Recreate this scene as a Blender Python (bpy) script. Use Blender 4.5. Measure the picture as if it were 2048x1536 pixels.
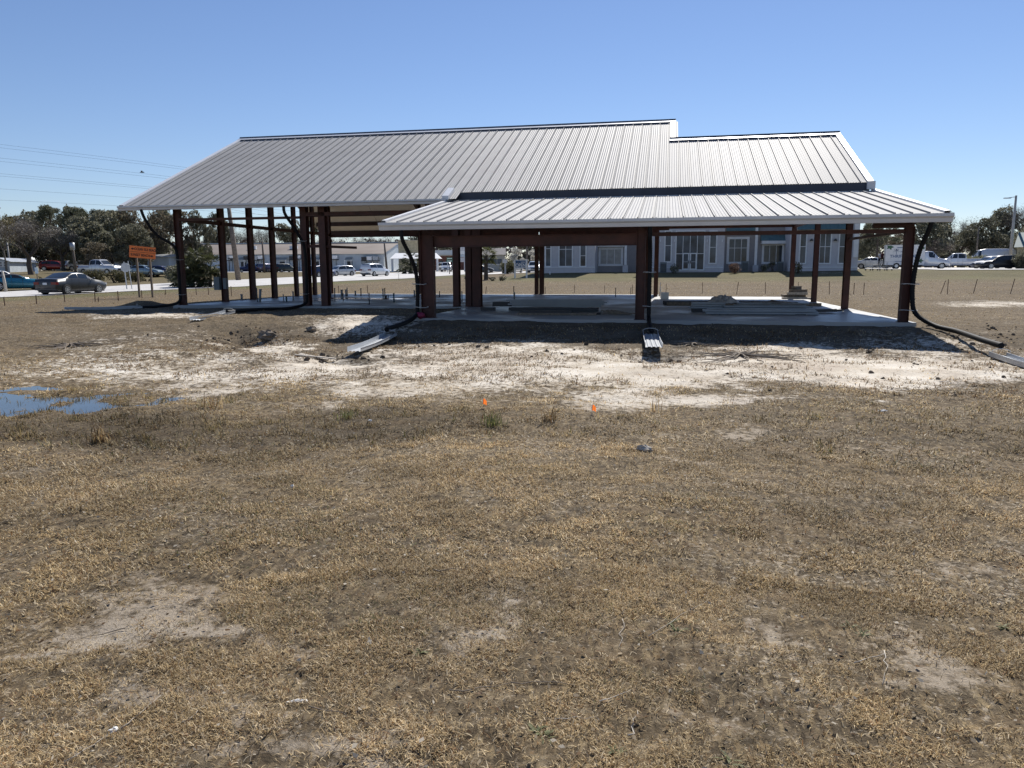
import bpy, math, random
import numpy as np
from mathutils import Vector, Matrix

for o in list(bpy.data.objects):
    bpy.data.objects.remove(o)
SC = bpy.context.scene
COL = SC.collection
rng = np.random.default_rng(7)
random.seed(7)
PI = math.pi

# ---------------------------------------------------------------- camera
F_PX = 1494.454770313947
PITCH, ROLL, YAW = 0.152485, -0.004081, 0.199262
CAM = np.array([-6.334, -28.425, 1.45])
_f = np.array([-math.sin(YAW) * math.cos(PITCH), math.cos(YAW) * math.cos(PITCH), -math.sin(PITCH)])
_r0 = np.array([math.cos(YAW), math.sin(YAW), 0.0])
_u0 = np.cross(_r0, _f)
_r = math.cos(ROLL) * _r0 + math.sin(ROLL) * _u0
_u = -math.sin(ROLL) * _r0 + math.cos(ROLL) * _u0
cd = bpy.data.cameras.new('camera')
cd.sensor_width = 36.0
cd.lens = F_PX / 2048 * 36.0
cd.clip_start = 0.05
cd.clip_end = 6000
cam = bpy.data.objects.new('camera', cd)
COL.objects.link(cam)
cam.matrix_world = Matrix(((_r[0], _u[0], -_f[0], CAM[0]), (_r[1], _u[1], -_f[1], CAM[1]),
                           (_r[2], _u[2], -_f[2], CAM[2]), (0, 0, 0, 1)))
SC.camera = cam

# ---------------------------------------------------------------- sky, sun, exposure
SUN_TO = Vector((0.16, 1.0, 1.0)).normalized()
sun_el = math.asin(SUN_TO.z)
sun_az = math.atan2(SUN_TO.x, SUN_TO.y)
world = bpy.data.worlds.new('World')
SC.world = world
world.use_nodes = True
wn = world.node_tree.nodes
sky = wn.new('ShaderNodeTexSky')
sky.sky_type = 'NISHITA'
sky.sun_disc = False
sky.sun_elevation = sun_el
sky.sun_rotation = sun_az
sky.air_density = 1.0
sky.dust_density = 0.05
sky.ozone_density = 3.0
hsv = wn.new('ShaderNodeHueSaturation')
hsv.inputs['Saturation'].default_value = 1.02
world.node_tree.links.new(sky.outputs[0], hsv.inputs['Color'])
tint = wn.new('ShaderNodeMix'); tint.data_type = 'RGBA'; tint.blend_type = 'MULTIPLY'; tint.inputs[0].default_value = 1
tint.inputs[7].default_value = (.97, .97, 1.10, 1)
world.node_tree.links.new(hsv.outputs[0], tint.inputs[6])
world.node_tree.links.new(tint.outputs[2], wn['Background'].inputs[0])
wn['Background'].inputs[1].default_value = 0.081
sl = bpy.data.lights.new('sun', 'SUN')
sl.energy = 5.0
sl.angle = math.radians(0.53)
sl.color = (1.0, 0.955, 0.885)
sun = bpy.data.objects.new('sun', sl)
COL.objects.link(sun)
sun.location = (0, 0, 40)
sun.rotation_euler = (-SUN_TO).to_track_quat('-Z', 'Y').to_euler()
SC.view_settings.view_transform = 'Standard'
SC.view_settings.look = 'None'
SC.view_settings.exposure = 0.24
SC.view_settings.gamma = 1.0
SC.view_settings.use_curve_mapping = False
SC.cycles.max_bounces = 6
SC.cycles.diffuse_bounces = 3
SC.cycles.transparent_max_bounces = 6

# ---------------------------------------------------------------- noise and terrain
_tab = np.random.default_rng(3).random((256, 256))


def vnoise(x, y):
    x = np.asarray(x, float); y = np.asarray(y, float)
    xi = np.floor(x).astype(int); yi = np.floor(y).astype(int)
    fx = x - xi; fy = y - yi
    fx = fx * fx * (3 - 2 * fx); fy = fy * fy * (3 - 2 * fy)
    a = _tab[xi & 255, yi & 255]; b = _tab[(xi + 1) & 255, yi & 255]
    c = _tab[xi & 255, (yi + 1) & 255]; d = _tab[(xi + 1) & 255, (yi + 1) & 255]
    return (a * (1 - fx) + b * fx) * (1 - fy) + (c * (1 - fx) + d * fx) * fy


def fbm(x, y, s, n=4, seed=0):
    t = 0; a = .5; tot = 0
    for i in range(n):
        t = t + a * vnoise(np.asarray(x) / s + 17.3 * i + seed * 7.7, np.asarray(y) / s - 9.1 * i + seed * 3.1)
        tot += a; a *= .5; s = s / 2.03
    return t / tot


def sm(a, b, x):
    t = np.clip((x - a) / (b - a), 0, 1)
    return t * t * (3 - 2 * t)


RPROF = ([-40, -28, -22, -18, -13, -9.7, -7.4, -6.6, 15, 25, 40, 52, 57, 61.5, 75, 90, 120],
         [-.2, -.2, -.28, -.335, -.34, -.29, -.11, -.05, -.10, -.03, .2, .4, .75, 1.02, 1.08, 1.2, 1.38])
LPROF = ([-40, -28, -22, -18, -13, -9.5, -7.4, -6.6, 15, 30, 65, 140, 170],
         [-.2, -.2, -.28, -.335, -.32, -.22, -.16, -.12, -.14, .05, .52, 1.2, 1.35])


def G0(x, y):
    w = sm(-15, -38, x)
    z = np.interp(y, *RPROF) * (1 - w) + np.interp(y, *LPROF) * w
    z = z + .2 * sm(0, 22, x) * sm(30, 58, y) * (1 - sm(90, 120, y))
    return z + 1.0 * sm(-66, -84, x) * (1 - sm(60, 110, y)) * sm(-40, 0, y)


WATER_Z = -0.388


def GD(x, y):
    """terrain with small relief near the camera and the building"""
    x = np.asarray(x, float); y = np.asarray(y, float)
    z = G0(x, y)
    near = (1 - sm(4, 14, y)) * (1 - sm(14, 30, np.abs(x + 10)))
    onslab = sm(0, .5, x + 26.9) * sm(0, .5, .6 - x) * sm(0, .4, y + .25 + 6.7 * sm(-14.0, -13.6, x)) * (1 - sm(15.2, 15.6, y))
    rel = (fbm(x, y, 1.6, 3, 1) - .5) * .10 + (fbm(x, y, .42, 3, 2) - .5) * .05 + (fbm(x, y, .13, 2, 3) - .5) * .022
    rough = sm(-11, -14, x) * sm(-16.5, -14, y) * (1 - sm(-3, 0, y))
    z = z + rel * near * (1 - onslab) * (1 + 1.1 * rough) - .14 * onslab
    # washed-out gullies where the drain pipes end
    for gx, gy, gr, gd in ((-12.6, -14.3, .8, .14), (-6.5, -13.2, .55, .2), (-18.4, -9.0, .9, .22), (-17.6, -9.9, .7, .26), (-16.9, -10.9, .8, .24), (-16.2, -11.9, .9, .16)):
        d2 = ((x - gx) / gr) ** 2 + ((y - gy) / gr) ** 2
        z = z - gd * np.exp(-d2) * (.5 + fbm(x, y, .5, 2, 5))
    for cx, cy in ((-13.9, -11.2), (.3, -11.2)):
        z = z - .10 * np.exp(-((x - cx) / 2.6) ** 2 - ((y - cy) / 2.2) ** 2)
    # wet hollow with standing water
    ex = ((x + 16.35) / 3.4) ** 2 + ((y + 19.7) / 1.15) ** 2
    z = z - .125 * np.exp(-ex * 1.0) * (.35 + 1.25 * fbm(x, y, .8, 4, 9)) + .15 * np.exp(-ex * .5) * (fbm(x, y, .42, 4, 8) - .47)
    # soil heap by the left corner
    z = z + .42 * np.exp(-(((x + 28.6) / .55) ** 2 + ((y - .6) / .6) ** 2)) * (.7 + .6 * fbm(x, y, .4, 2, 6))
    return z


def ray(px, py):
    v = _f + _r * (px - 1024) / F_PX - _u * (py - 768) / F_PX
    return v / np.linalg.norm(v)


def gnd(px, py, fn=G0):
    """photo pixel -> point on the terrain"""
    v = ray(px, py); t0 = 1.5; t = t0
    for i in range(1500):
        P = CAM + v * t
        if P[2] < float(fn(P[0], P[1])):
            break
        t0 = t; t += .05 + t * .008
    for i in range(16):
        m = (t0 + t) / 2; P = CAM + v * m
        if P[2] < float(fn(P[0], P[1])): t = m
        else: t0 = m
    P = CAM + v * t
    return Vector((P[0], P[1], float(fn(P[0], P[1]))))


def slabpt(px, py, z=0.):
    v = ray(px, py); t = (z - CAM[2]) / v[2]
    return Vector(CAM + v * t)


def atd(px, D, py=540):
    """point at forward distance D under a pixel column, on the terrain"""
    v = ray(px, py); h = np.array([_f[0], _f[1]]); h = h / np.linalg.norm(h)
    P = CAM + v * (D / (v[:2] @ h))
    return Vector((P[0], P[1], float(G0(P[0], P[1]))))


def pxz(py, D, px=1024):
    """height of a pixel row at distance D"""
    v = ray(px, py); h = np.array([_f[0], _f[1]]); h = h / np.linalg.norm(h)
    return float((CAM + v * (D / (v[:2] @ h)))[2])


def onplane_y(px, py, y):
    v = ray(px, py); t = (y - CAM[1]) / v[1]
    return CAM + v * t


def project(x, y, z):
    dx = np.asarray(x) - CAM[0]; dy = np.asarray(y) - CAM[1]; dz = np.asarray(z) - CAM[2]
    d = dx * _f[0] + dy * _f[1] + dz * _f[2]
    d = np.where(d < .3, .3, d)
    return (1024 + F_PX * (dx * _r[0] + dy * _r[1] + dz * _r[2]) / d,
            768 - F_PX * (dx * _u[0] + dy * _u[1] + dz * _u[2]) / d, d)


# ---------------------------------------------------------------- materials
def mat(name, color, rough=.7, metal=0., var=0., scale=8., bump=0., bscale=60., spec=.5, col2=None, objvar=0.):
    m = bpy.data.materials.new(name); m.use_nodes = True
    nt = m.node_tree; N = nt.nodes; L = nt.links
    b = N['Principled BSDF']
    b.inputs['Roughness'].default_value = rough
    b.inputs['Metallic'].default_value = metal
    b.inputs['Specular IOR Level'].default_value = spec
    b.inputs['Base Color'].default_value = (*color, 1)
    if var or col2 or bump:
        tc = N.new('ShaderNodeTexCoord')
        nz = N.new('ShaderNodeTexNoise'); nz.inputs['Scale'].default_value = scale; nz.inputs['Detail'].default_value = 6
        L.new(tc.outputs['Object'], nz.inputs['Vector'])
        rp = N.new('ShaderNodeValToRGB')
        c2 = col2 or tuple(c * (1 + var) for c in color)
        c1 = color if col2 else tuple(c * (1 - var) for c in color)
        rp.color_ramp.elements[0].color = (*c1, 1); rp.color_ramp.elements[1].color = (*c2, 1)
        rp.color_ramp.elements[0].position = .32; rp.color_ramp.elements[1].position = .68
        L.new(nz.outputs['Fac'], rp.inputs[0])
        out = rp.outputs[0]
        if objvar:
            oi = N.new('ShaderNodeObjectInfo')
            hv = N.new('ShaderNodeHueSaturation')
            mr = N.new('ShaderNodeMapRange'); mr.inputs[3].default_value = 1 - objvar; mr.inputs[4].default_value = 1 + objvar
            L.new(oi.outputs['Random'], mr.inputs[0]); L.new(mr.outputs[0], hv.inputs['Value']); L.new(out, hv.inputs['Color'])
            out = hv.outputs[0]
        L.new(out, b.inputs['Base Color'])
        if bump:
            n2 = N.new('ShaderNodeTexNoise'); n2.inputs['Scale'].default_value = bscale; n2.inputs['Detail'].default_value = 5
            L.new(tc.outputs['Object'], n2.inputs['Vector'])
            bp = N.new('ShaderNodeBump'); bp.inputs['Strength'].default_value = bump; bp.inputs['Distance'].default_value = .02
            L.new(n2.outputs['Fac'], bp.inputs['Height']); L.new(bp.outputs[0], b.inputs['Normal'])
    return m


M = {}
M['roof'] = mat('roof_metal', (.315, .312, .31), .58, 0, .07, .8, .06, 4, spec=.13, objvar=.07)
M['trim'] = mat('white_trim_metal', (.74, .74, .74), .4, .1, .04, 2)
M['gutter'] = mat('gutter_metal', (.66, .66, .66), .42, .05, .05, 1.5)
M['band'] = mat('charcoal_flashing', (.035, .042, .06), .5, 0, .15, 2)
M['liner'] = mat('white_insulation_facing', (.78, .78, .76), .6, 0, .05, 2, .2, 3)
M['primer'] = mat('red_oxide_primer', (.066, .020, .013), .6, 0, .35, 2.5, .06, 30)
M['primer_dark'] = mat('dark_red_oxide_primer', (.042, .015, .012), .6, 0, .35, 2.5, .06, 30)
M['black_pipe'] = mat('black_drain_pipe', (.008, .008, .009), .65, spec=.25)
M['strap'] = mat('pale_tie_strap', (.6, .6, .58), .6)
M['white'] = mat('white_paint', (.8, .8, .79), .5, 0, .05, 3)
M['sheet'] = mat('painted_sheet_metal', (.45, .47, .49), .35, .2, .05, 3)
M['wood'] = mat('weathered_wood', (.20, .16, .12), .85, 0, .35, 12, .3, 60)
M['palewood'] = mat('sun_bleached_board', (.48, .43, .36), .85, 0, .25, 12, .3, 60)
M['pole'] = mat('utility_pole_wood', (.17, .14, .115), .9, 0, .3, 5, .3, 30)
M['rust'] = mat('rusty_stake_steel', (.10, .05, .035), .8, 0, .3, 20)
M['darkmetal'] = mat('dark_metal', (.03, .03, .033), .5)
M['galv'] = mat('galvanised_metal', (.42, .44, .46), .45, .4, .1, 4)
M['orange'] = mat('orange_sign_face', (1.0, .24, .045), .45, 0, .0, 4)
M['blackink'] = mat('black_lettering', (.012, .012, .012), .6)
M['flag'] = mat('orange_flag_plastic', (.9, .16, .03), .5)
_ft = M['flag'].node_tree; _tt = _ft.nodes.new('ShaderNodeBsdfTranslucent'); _tt.inputs[0].default_value = (1.0, .25, .04, 1)
_xx = _ft.nodes.new('ShaderNodeMixShader'); _xx.inputs[0].default_value = .6
_ft.links.new(_ft.nodes['Principled BSDF'].outputs[0], _xx.inputs[1]); _ft.links.new(_tt.outputs[0], _xx.inputs[2]); _ft.links.new(_xx.outputs[0], _ft.nodes['Material Output'].inputs[0])
M['plastic'] = mat('torn_plastic_wrap', (.36, .36, .36), .45, 0, .3, 5, .3, 12)
M['tarp'] = mat('grey_brown_cloth', (.16, .14, .12), .9, 0, .35, 6, .3, 12)
M['pvc'] = mat('grey_conduit', (.22, .24, .25), .5)
M['pvcdark'] = mat('dark_conduit', (.05, .05, .055), .5)
M['pvcblue'] = mat('blue_green_conduit', (.04, .10, .12), .5)
M['magenta'] = mat('magenta_film', (.22, .02, .06), .6)
M['tyre'] = mat('tyre_rubber', (.015, .015, .016), .8)
M['rim'] = mat('wheel_alloy', (.55, .56, .58), .3, .7)
M['glass'] = mat('car_glass', (.015, .02, .025), .06, 0, spec=.7)
M['window'] = mat('window_glass', (.07, .085, .10), .12, 0, .6, .6, spec=.32)
M['headlight'] = mat('headlight_lens', (.7, .72, .74), .15)
M['taillight'] = mat('tail_light_lens', (.16, .01, .014), .2)
M['plate'] = mat('licence_plate', (.7, .72, .75), .5)
M['siding'] = mat('grey_lavender_siding', (.58, .565, .575), .7, 0, .05, 3)
M['stucco'] = mat('taupe_stucco', (.33, .31, .31), .85, 0, .06, 3)
M['teal'] = mat('teal_metal_roofing', (.10, .175, .18), .65, 0, .1, 2)
M['bluewall'] = mat('pale_blue_metal_wall', (.50, .555, .60), .55, .1, .08, 1)
M['oldroof'] = mat('weathered_brown_metal_roof', (.155, .115, .085), .65, .1, 0, .12, col2=(.25, .21, .175))
M['tan'] = mat('tan_stone_front', (.50, .42, .27), .9, 0, .2, 2)
M['brick'] = mat('red_brown_brick', (.16, .07, .055), .9, 0, .2, 6)
M['housewall'] = mat('beige_clapboard', (.40, .38, .33), .8, 0, .05, 2)
M['shingle'] = mat('grey_shingles', (.16, .15, .15), .9, 0, .15, 3)
M['ac'] = mat('grey_green_cabinet', (.16, .19, .20), .6, 0, .1, 4)
M['bark'] = mat('tree_bark', (.085, .068, .055), .95, 0, .3, 3)
M['palebark'] = mat('pale_grey_bark', (.17, .15, .13), .95, 0, .3, 3)
M['green_sign'] = mat('green_sign_face', (.012, .16, .09), .5)
M['blue_sign'] = mat('blue_sign_face', (.035, .10, .23), .5)
M['skin'] = mat('skin', (.25, .14, .09), .6)
M['shirt'] = mat('white_shirt', (.75, .76, .8), .9)
M['pants'] = mat('dark_trousers', (.02, .02, .028), .9)
M['concrete_post'] = mat('pale_concrete_pole', (.42, .40, .37), .8, 0, .1, 3)
M['litter'] = mat('pale_litter', (.75, .74, .70), .7, 0, .1, 10)
M['ink_blue'] = mat('slate_blue_print', (.10, .16, .28), .6)
M['ink_green'] = mat('leaf_green_print', (.06, .14, .08), .6)
M['interior'] = mat('pale_window_blind', (.35, .35, .33), .3, 0, .2, 2, spec=.6)


def paint(name, c, rough=.25, metal=.3):
    k = 'paint_' + name
    if k not in M:
        dark = max(c) < .1
        M[k] = mat(k, c, .38 if dark else rough, .1 if dark else metal)
        M[k].node_tree.nodes['Principled BSDF'].inputs['Coat Weight'].default_value = .15 if dark else .5
    return M[k]


def leafmat(name, c1, c2, trans=.35):
    m = bpy.data.materials.new(name); m.use_nodes = True
    nt = m.node_tree; N = nt.nodes; L = nt.links
    b = N['Principled BSDF']; b.inputs['Roughness'].default_value = .6
    at = N.new('ShaderNodeAttribute'); at.attribute_name = 'tint'
    oi = N.new('ShaderNodeObjectInfo')
    rp = N.new('ShaderNodeMix'); rp.data_type = 'RGBA'
    rp.inputs[6].default_value = (*c1, 1); rp.inputs[7].default_value = (*c2, 1)
    L.new(at.outputs['Fac'], rp.inputs[0])
    hv = N.new('ShaderNodeHueSaturation')
    mr = N.new('ShaderNodeMapRange'); mr.inputs[3].default_value = .75; mr.inputs[4].default_value = 1.25
    L.new(oi.outputs['Random'], mr.inputs[0]); L.new(mr.outputs[0], hv.inputs['Value'])
    L.new(rp.outputs[2], hv.inputs['Color']); L.new(hv.outputs[0], b.inputs['Base Color'])
    tr = N.new('ShaderNodeBsdfTranslucent'); L.new(hv.outputs[0], tr.inputs[0])
    mx = N.new('ShaderNodeMixShader'); mx.inputs[0].default_value = trans
    L.new(b.outputs[0], mx.inputs[1]); L.new(tr.outputs[0], mx.inputs[2])
    L.new(mx.outputs[0], N['Material Output'].inputs[0])
    return m


M['leaf_oak'] = leafmat('evergreen_oak_leaves', (.078, .082, .055), (.32, .30, .205))
M['leaf_pine'] = leafmat('pine_needles', (.062, .072, .042), (.24, .24, .15))
M['leaf_rust'] = leafmat('rusty_oak_leaves', (.085, .075, .048), (.29, .235, .16))
M['leaf_twig'] = leafmat('bare_twigs', (.10, .085, .07), (.20, .175, .15), .05)
M['leaf_brown'] = leafmat('brown_twigs', (.09, .065, .05), (.17, .125, .10), .05)
M['leaf_yellow'] = leafmat('spring_buds', (.12, .10, .04), (.30, .25, .10))
M['leaf_blossom'] = leafmat('white_blossom', (.35, .33, .28), (.72, .70, .64))
M['leaf_hedge'] = leafmat('hedge_leaves', (.10, .10, .05), (.32, .31, .17))
M['leaf_scrub'] = leafmat('scrub_leaves', (.05, .055, .022), (.19, .16, .075))
M['leaf_red'] = leafmat('reddish_clipped_leaves', (.07, .045, .03), (.22, .13, .09))
M['leaf_palm'] = leafmat('palm_fronds', (.03, .04, .016), (.16, .165, .07))


# ---------------------------------------------------------------- mesh helpers
class MB:
    def __init__(s):
        s.v = []; s.f = []

    def add(s, vs, fs):
        n = len(s.v); s.v += [tuple(v) for v in vs]; s.f += [tuple(i + n for i in f) for f in fs]
        return s

    def box(s, x0, x1, y0, y1, z0, z1, mx=None):
        vs = [Vector((x, y, z)) for z in (z0, z1) for y in (y0, y1) for x in (x0, x1)]
        if mx is not None: vs = [mx @ v for v in vs]
        return s.add(vs, [(0, 2, 3, 1), (4, 5, 7, 6), (0, 1, 5, 4), (2, 6, 7, 3), (0, 4, 6, 2), (1, 3, 7, 5)])

    def bar(s, a, b, w, h, up=(0, 0, 1)):
        """box beam from a to b, w wide, h deep along up"""
        a = Vector(a); b = Vector(b); d = (b - a); l = d.length; d.normalize()
        u = Vector(up); sx = d.cross(u)
        if sx.length < 1e-6: sx = Vector((1, 0, 0))
        sx.normalize(); u = sx.cross(d).normalized()
        mx = Matrix((( d.x, sx.x, u.x, a.x), (d.y, sx.y, u.y, a.y), (d.z, sx.z, u.z, a.z), (0, 0, 0, 1)))
        return s.box(0, l, -w / 2, w / 2, -h / 2, h / 2, mx)

    def ibeam(s, a, b, w, h, up=(0, 0, 1), tf=.012, tw=.01):
        """I section from a to b: flanges w wide, h apart along up"""
        a = Vector(a); b = Vector(b); d = (b - a).normalized(); u = Vector(up)
        u = (u - d * u.dot(d)).normalized()
        s.bar(a + u * (h - tf) / 2, b + u * (h - tf) / 2, w, tf, u)
        s.bar(a - u * (h - tf) / 2, b - u * (h - tf) / 2, w, tf, u)
        return s.bar(a, b, tw, h - 2 * tf, u)

    def tube(s, pts, r, n=8, cap=True):
        pts = [Vector(p) for p in pts]; rs = r if hasattr(r, '__len__') else [r] * len(pts)
        base = len(s.v); up = Vector((0, 0, 1)); prev = None
        for i, p in enumerate(pts):
            d = (pts[min(i + 1, len(pts) - 1)] - pts[max(i - 1, 0)])
            if d.length < 1e-9: d = Vector((0, 0, 1))
            d.normalize()
            if prev is None:
                sx = d.cross(Vector((0, 1, 0)) if abs(d.z) > .9 else up).normalized()
            else:
                sx = (prev - d * prev.dot(d)).normalized()
            prev = sx; sy = d.cross(sx)
            for k in range(n):
                a = 2 * PI * k / n
                s.v.append(tuple(p + (sx * math.cos(a) + sy * math.sin(a)) * rs[i]))
        for i in range(len(pts) - 1):
            for k in range(n):
                k2 = (k + 1) % n
                s.f.append((base + i * n + k, base + i * n + k2, base + (i + 1) * n + k2, base + (i + 1) * n + k))
        if cap:
            s.f.append(tuple(base + k for k in range(n))[::-1]); e = base + (len(pts) - 1) * n
            s.f.append(tuple(e + k for k in range(n)))
        return s

    def extrude(s, prof, a, b, closed=False, cap=False):
        """profile [(p,q)] given as 3-vectors offsets list at a and b"""
        n = len(prof); base = len(s.v)
        for o in (Vector(a), Vector(b)):
            for p in prof: s.v.append(tuple(o + Vector(p)))
        for i in range(n if closed else n - 1):
            j = (i + 1) % n
            s.f.append((base + i, base + j, base + n + j, base + n + i))
        if cap:
            s.f.append(tuple(range(base, base + n))[::-1]); s.f.append(tuple(range(base + n, base + 2 * n)))
        return s

    def poly(s, pts):
        return s.add(pts, [tuple(range(len(pts)))])

    def blob(s, c, r, seed=0, n=10, m=6, rough=.2):
        base = len(s.v); rr = random.Random(seed)
        ph = [rr.random() * 6 for _ in range(4)]
        for i in range(m + 1):
            t = PI * i / m
            for k in range(n):
                a = 2 * PI * k / n
                q = 1 + rough * (math.sin(3 * a + ph[0] + 2 * t) + math.sin(5 * t + ph[1] + 2 * a)) * .5
                s.v.append((c[0] + r[0] * q * math.sin(t) * math.cos(a), c[1] + r[1] * q * math.sin(t) * math.sin(a), c[2] + r[2] * q * math.cos(t)))
        for i in range(m):
            for k in range(n):
                k2 = (k + 1) % n
                s.f.append((base + i * n + k, base + (i + 1) * n + k, base + (i + 1) * n + k2, base + i * n + k2))
        return s

    def mesh(s, name, m, smooth=False):
        me = bpy.data.meshes.new(name)
        me.from_pydata(s.v, [], s.f); me.materials.append(m)
        if smooth: me.polygons.foreach_set('use_smooth', [True] * len(me.polygons))
        me.update()
        return me

    def build(s, name, m, parent=None, smooth=False, label=None):
        o = bpy.data.objects.new(name, s.mesh(name, m, smooth)); COL.objects.link(o)
        if parent: o.parent = parent
        if label: o['label'] = label
        return o


def put(name, me, parent=None, loc=(0, 0, 0), rot=(0, 0, 0), scale=(1, 1, 1)):
    o = bpy.data.objects.new(name, me); COL.objects.link(o)
    o.location = loc; o.rotation_euler = rot; o.scale = scale
    if parent: o.parent = parent
    return o


def tag(o, label=None, cat=None, group=None, kind=None):
    for k, v in (('label', label), ('category', cat), ('group', group), ('kind', kind)):
        if v: o[k] = v
    return o


def thing(name, label, cat, loc=(0, 0, 0), rotz=0., group=None):
    o = bpy.data.objects.new(name, None); COL.objects.link(o)
    o.location = loc; o.rotation_euler = (0, 0, rotz); o.empty_display_size = .2
    return tag(o, label, cat, group)


def copy_tree(o, parent=None):
    c = o.copy(); COL.objects.link(c)
    if parent: c.parent = parent
    for ch in o.children: copy_tree(ch, c)
    return c


def text(name, s, size, m, parent, loc, rot, extrude=.004, sx=1., align='CENTER'):
    cu = bpy.data.curves.new(name, 'FONT'); cu.body = s; cu.size = size; cu.extrude = extrude; cu.offset = size * .02
    cu.align_x = align; cu.align_y = 'CENTER'; cu.materials.append(m)
    o = bpy.data.objects.new(name, cu); COL.objects.link(o)
    me = bpy.data.meshes.new_from_object(o.evaluated_get(bpy.context.evaluated_depsgraph_get()))
    bpy.data.objects.remove(o)
    o = bpy.data.objects.new(name, me); COL.objects.link(o)
    o.location = loc; o.rotation_euler = rot; o.scale = (sx, 1, 1)
    if parent: o.parent = parent
    return o


def npmesh(name, co, faces_n, loops, m, attrs=None, smooth=False):
    """fast mesh: co (N,3); all faces have faces_n corners; loops flat index array"""
    me = bpy.data.meshes.new(name)
    nf = len(loops) // faces_n
    me.vertices.add(len(co)); me.vertices.foreach_set('co', np.ascontiguousarray(co, np.float32).ravel())
    me.loops.add(len(loops)); me.loops.foreach_set('vertex_index', np.ascontiguousarray(loops, np.int32))
    me.polygons.add(nf); me.polygons.foreach_set('loop_start', np.arange(nf, dtype=np.int32) * faces_n)
    if smooth: me.polygons.foreach_set('use_smooth', np.ones(nf, bool))
    for k, (typ, arr) in (attrs or {}).items():
        a = me.attributes.new(k, typ, 'POINT')
        a.data.foreach_set('color' if typ == 'FLOAT_COLOR' else 'value', np.ascontiguousarray(arr, np.float32).ravel())
    me.materials.append(m)
    me.update(calc_edges=True)
    return me


# ---------------------------------------------------------------- ground
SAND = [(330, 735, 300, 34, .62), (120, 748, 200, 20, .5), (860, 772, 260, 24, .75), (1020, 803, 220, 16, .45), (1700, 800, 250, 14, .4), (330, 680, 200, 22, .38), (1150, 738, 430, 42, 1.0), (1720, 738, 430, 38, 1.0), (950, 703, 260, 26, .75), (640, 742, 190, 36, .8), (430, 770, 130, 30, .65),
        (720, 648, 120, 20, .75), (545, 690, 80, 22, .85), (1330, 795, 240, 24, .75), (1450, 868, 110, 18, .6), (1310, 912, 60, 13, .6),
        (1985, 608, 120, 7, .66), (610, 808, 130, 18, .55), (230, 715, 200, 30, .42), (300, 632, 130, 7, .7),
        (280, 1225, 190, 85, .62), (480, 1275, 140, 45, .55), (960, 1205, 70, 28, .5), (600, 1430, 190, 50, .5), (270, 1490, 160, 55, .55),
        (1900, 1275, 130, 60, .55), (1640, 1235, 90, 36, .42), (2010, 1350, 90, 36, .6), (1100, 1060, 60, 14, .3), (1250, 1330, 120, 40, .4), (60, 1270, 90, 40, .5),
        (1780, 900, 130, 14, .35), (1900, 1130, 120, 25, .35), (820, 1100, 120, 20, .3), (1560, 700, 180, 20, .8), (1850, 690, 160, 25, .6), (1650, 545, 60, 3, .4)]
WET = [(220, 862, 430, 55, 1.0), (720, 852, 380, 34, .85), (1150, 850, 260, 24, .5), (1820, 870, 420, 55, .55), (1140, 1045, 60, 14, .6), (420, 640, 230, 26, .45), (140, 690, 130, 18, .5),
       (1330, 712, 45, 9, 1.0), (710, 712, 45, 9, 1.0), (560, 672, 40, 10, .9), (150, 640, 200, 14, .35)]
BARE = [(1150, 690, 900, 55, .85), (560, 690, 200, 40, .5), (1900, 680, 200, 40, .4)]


def masks(x, y):
    z = G0(x, y)
    wx = (fbm(x, y, 1.3, 5, 11) - .5) * 1.2 + (fbm(x, y, .35, 4, 13) - .5) * .7; wy = (fbm(x, y, 1.3, 5, 12) - .5) * 1.6 + (fbm(x, y, .35, 4, 14) - .5) * .8
    px, py, d = project(np.asarray(x) + wx, np.asarray(y) + wy, z)

    def ell(lst):
        m = 0
        for cx, cy, rx, ry, a in lst:
            if cy > 1000: a = min(.8, a * 1.25)
            q = ((px - cx) / rx) ** 2 + ((py - cy) / ry) ** 2
            m = np.maximum(m, a * np.exp(-q ** 1.6 * .8))
        return m
    front = np.asarray(y) > CAM[1] + .5
    sand = np.where(front, ell(SAND), .1)
    wet = np.where(front, ell(WET), 0)
    bare = np.where(front, ell(BARE), 0)
    # green verge along the road and in front of the shop
    yy = np.asarray(y); xx = np.asarray(x)
    roadx = np.interp(yy, [0, 20, 30, 47, 56, 75], [-46, -45, -41.5, -39, -35, -35])
    near_road = np.exp(-((xx - roadx - 2.0) / 2.6) ** 2) * (yy > -5) + (xx < -55) * .35 * (yy > 15)
    near_shop = sm(36, 50, yy) * (xx > -24)
    green = np.clip(near_road * .95 + near_shop * .6, 0, 1) * (.35 + 1.1 * fbm(xx, yy, 3, 3, 21))
    return sand, wet, np.clip(green, 0, 1), bare


def axis(lo, fine0, fine1, hi, step, grow=1.12):
    a = list(np.arange(fine0, fine1, step)); s = step; v = fine1
    while v < hi: a.append(v); s *= grow; v += s
    b = []; s = step; v = fine0 - step
    while v > lo: b.append(v); s *= grow; v -= s
    return np.array(b[::-1] + a)


gx = axis(-2600, -19.5, 6.5, 2600, .085, 1.07)
gy = axis(-120, -28.6, -6.2, 3200, .075, 1.06)
GX, GY = np.meshgrid(gx, gy)
gco = np.stack([GX, GY, GD(GX, GY)], -1).reshape(-1, 3)
nx = len(gx); ny = len(gy)
ii = (np.arange(ny - 1)[:, None] * nx + np.arange(nx - 1)[None, :]).ravel()
gl = np.stack([ii, ii + 1, ii + nx + 1, ii + nx], 1).ravel()
gs, gw, gg, gb = masks(gco[:, 0], gco[:, 1])

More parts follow.
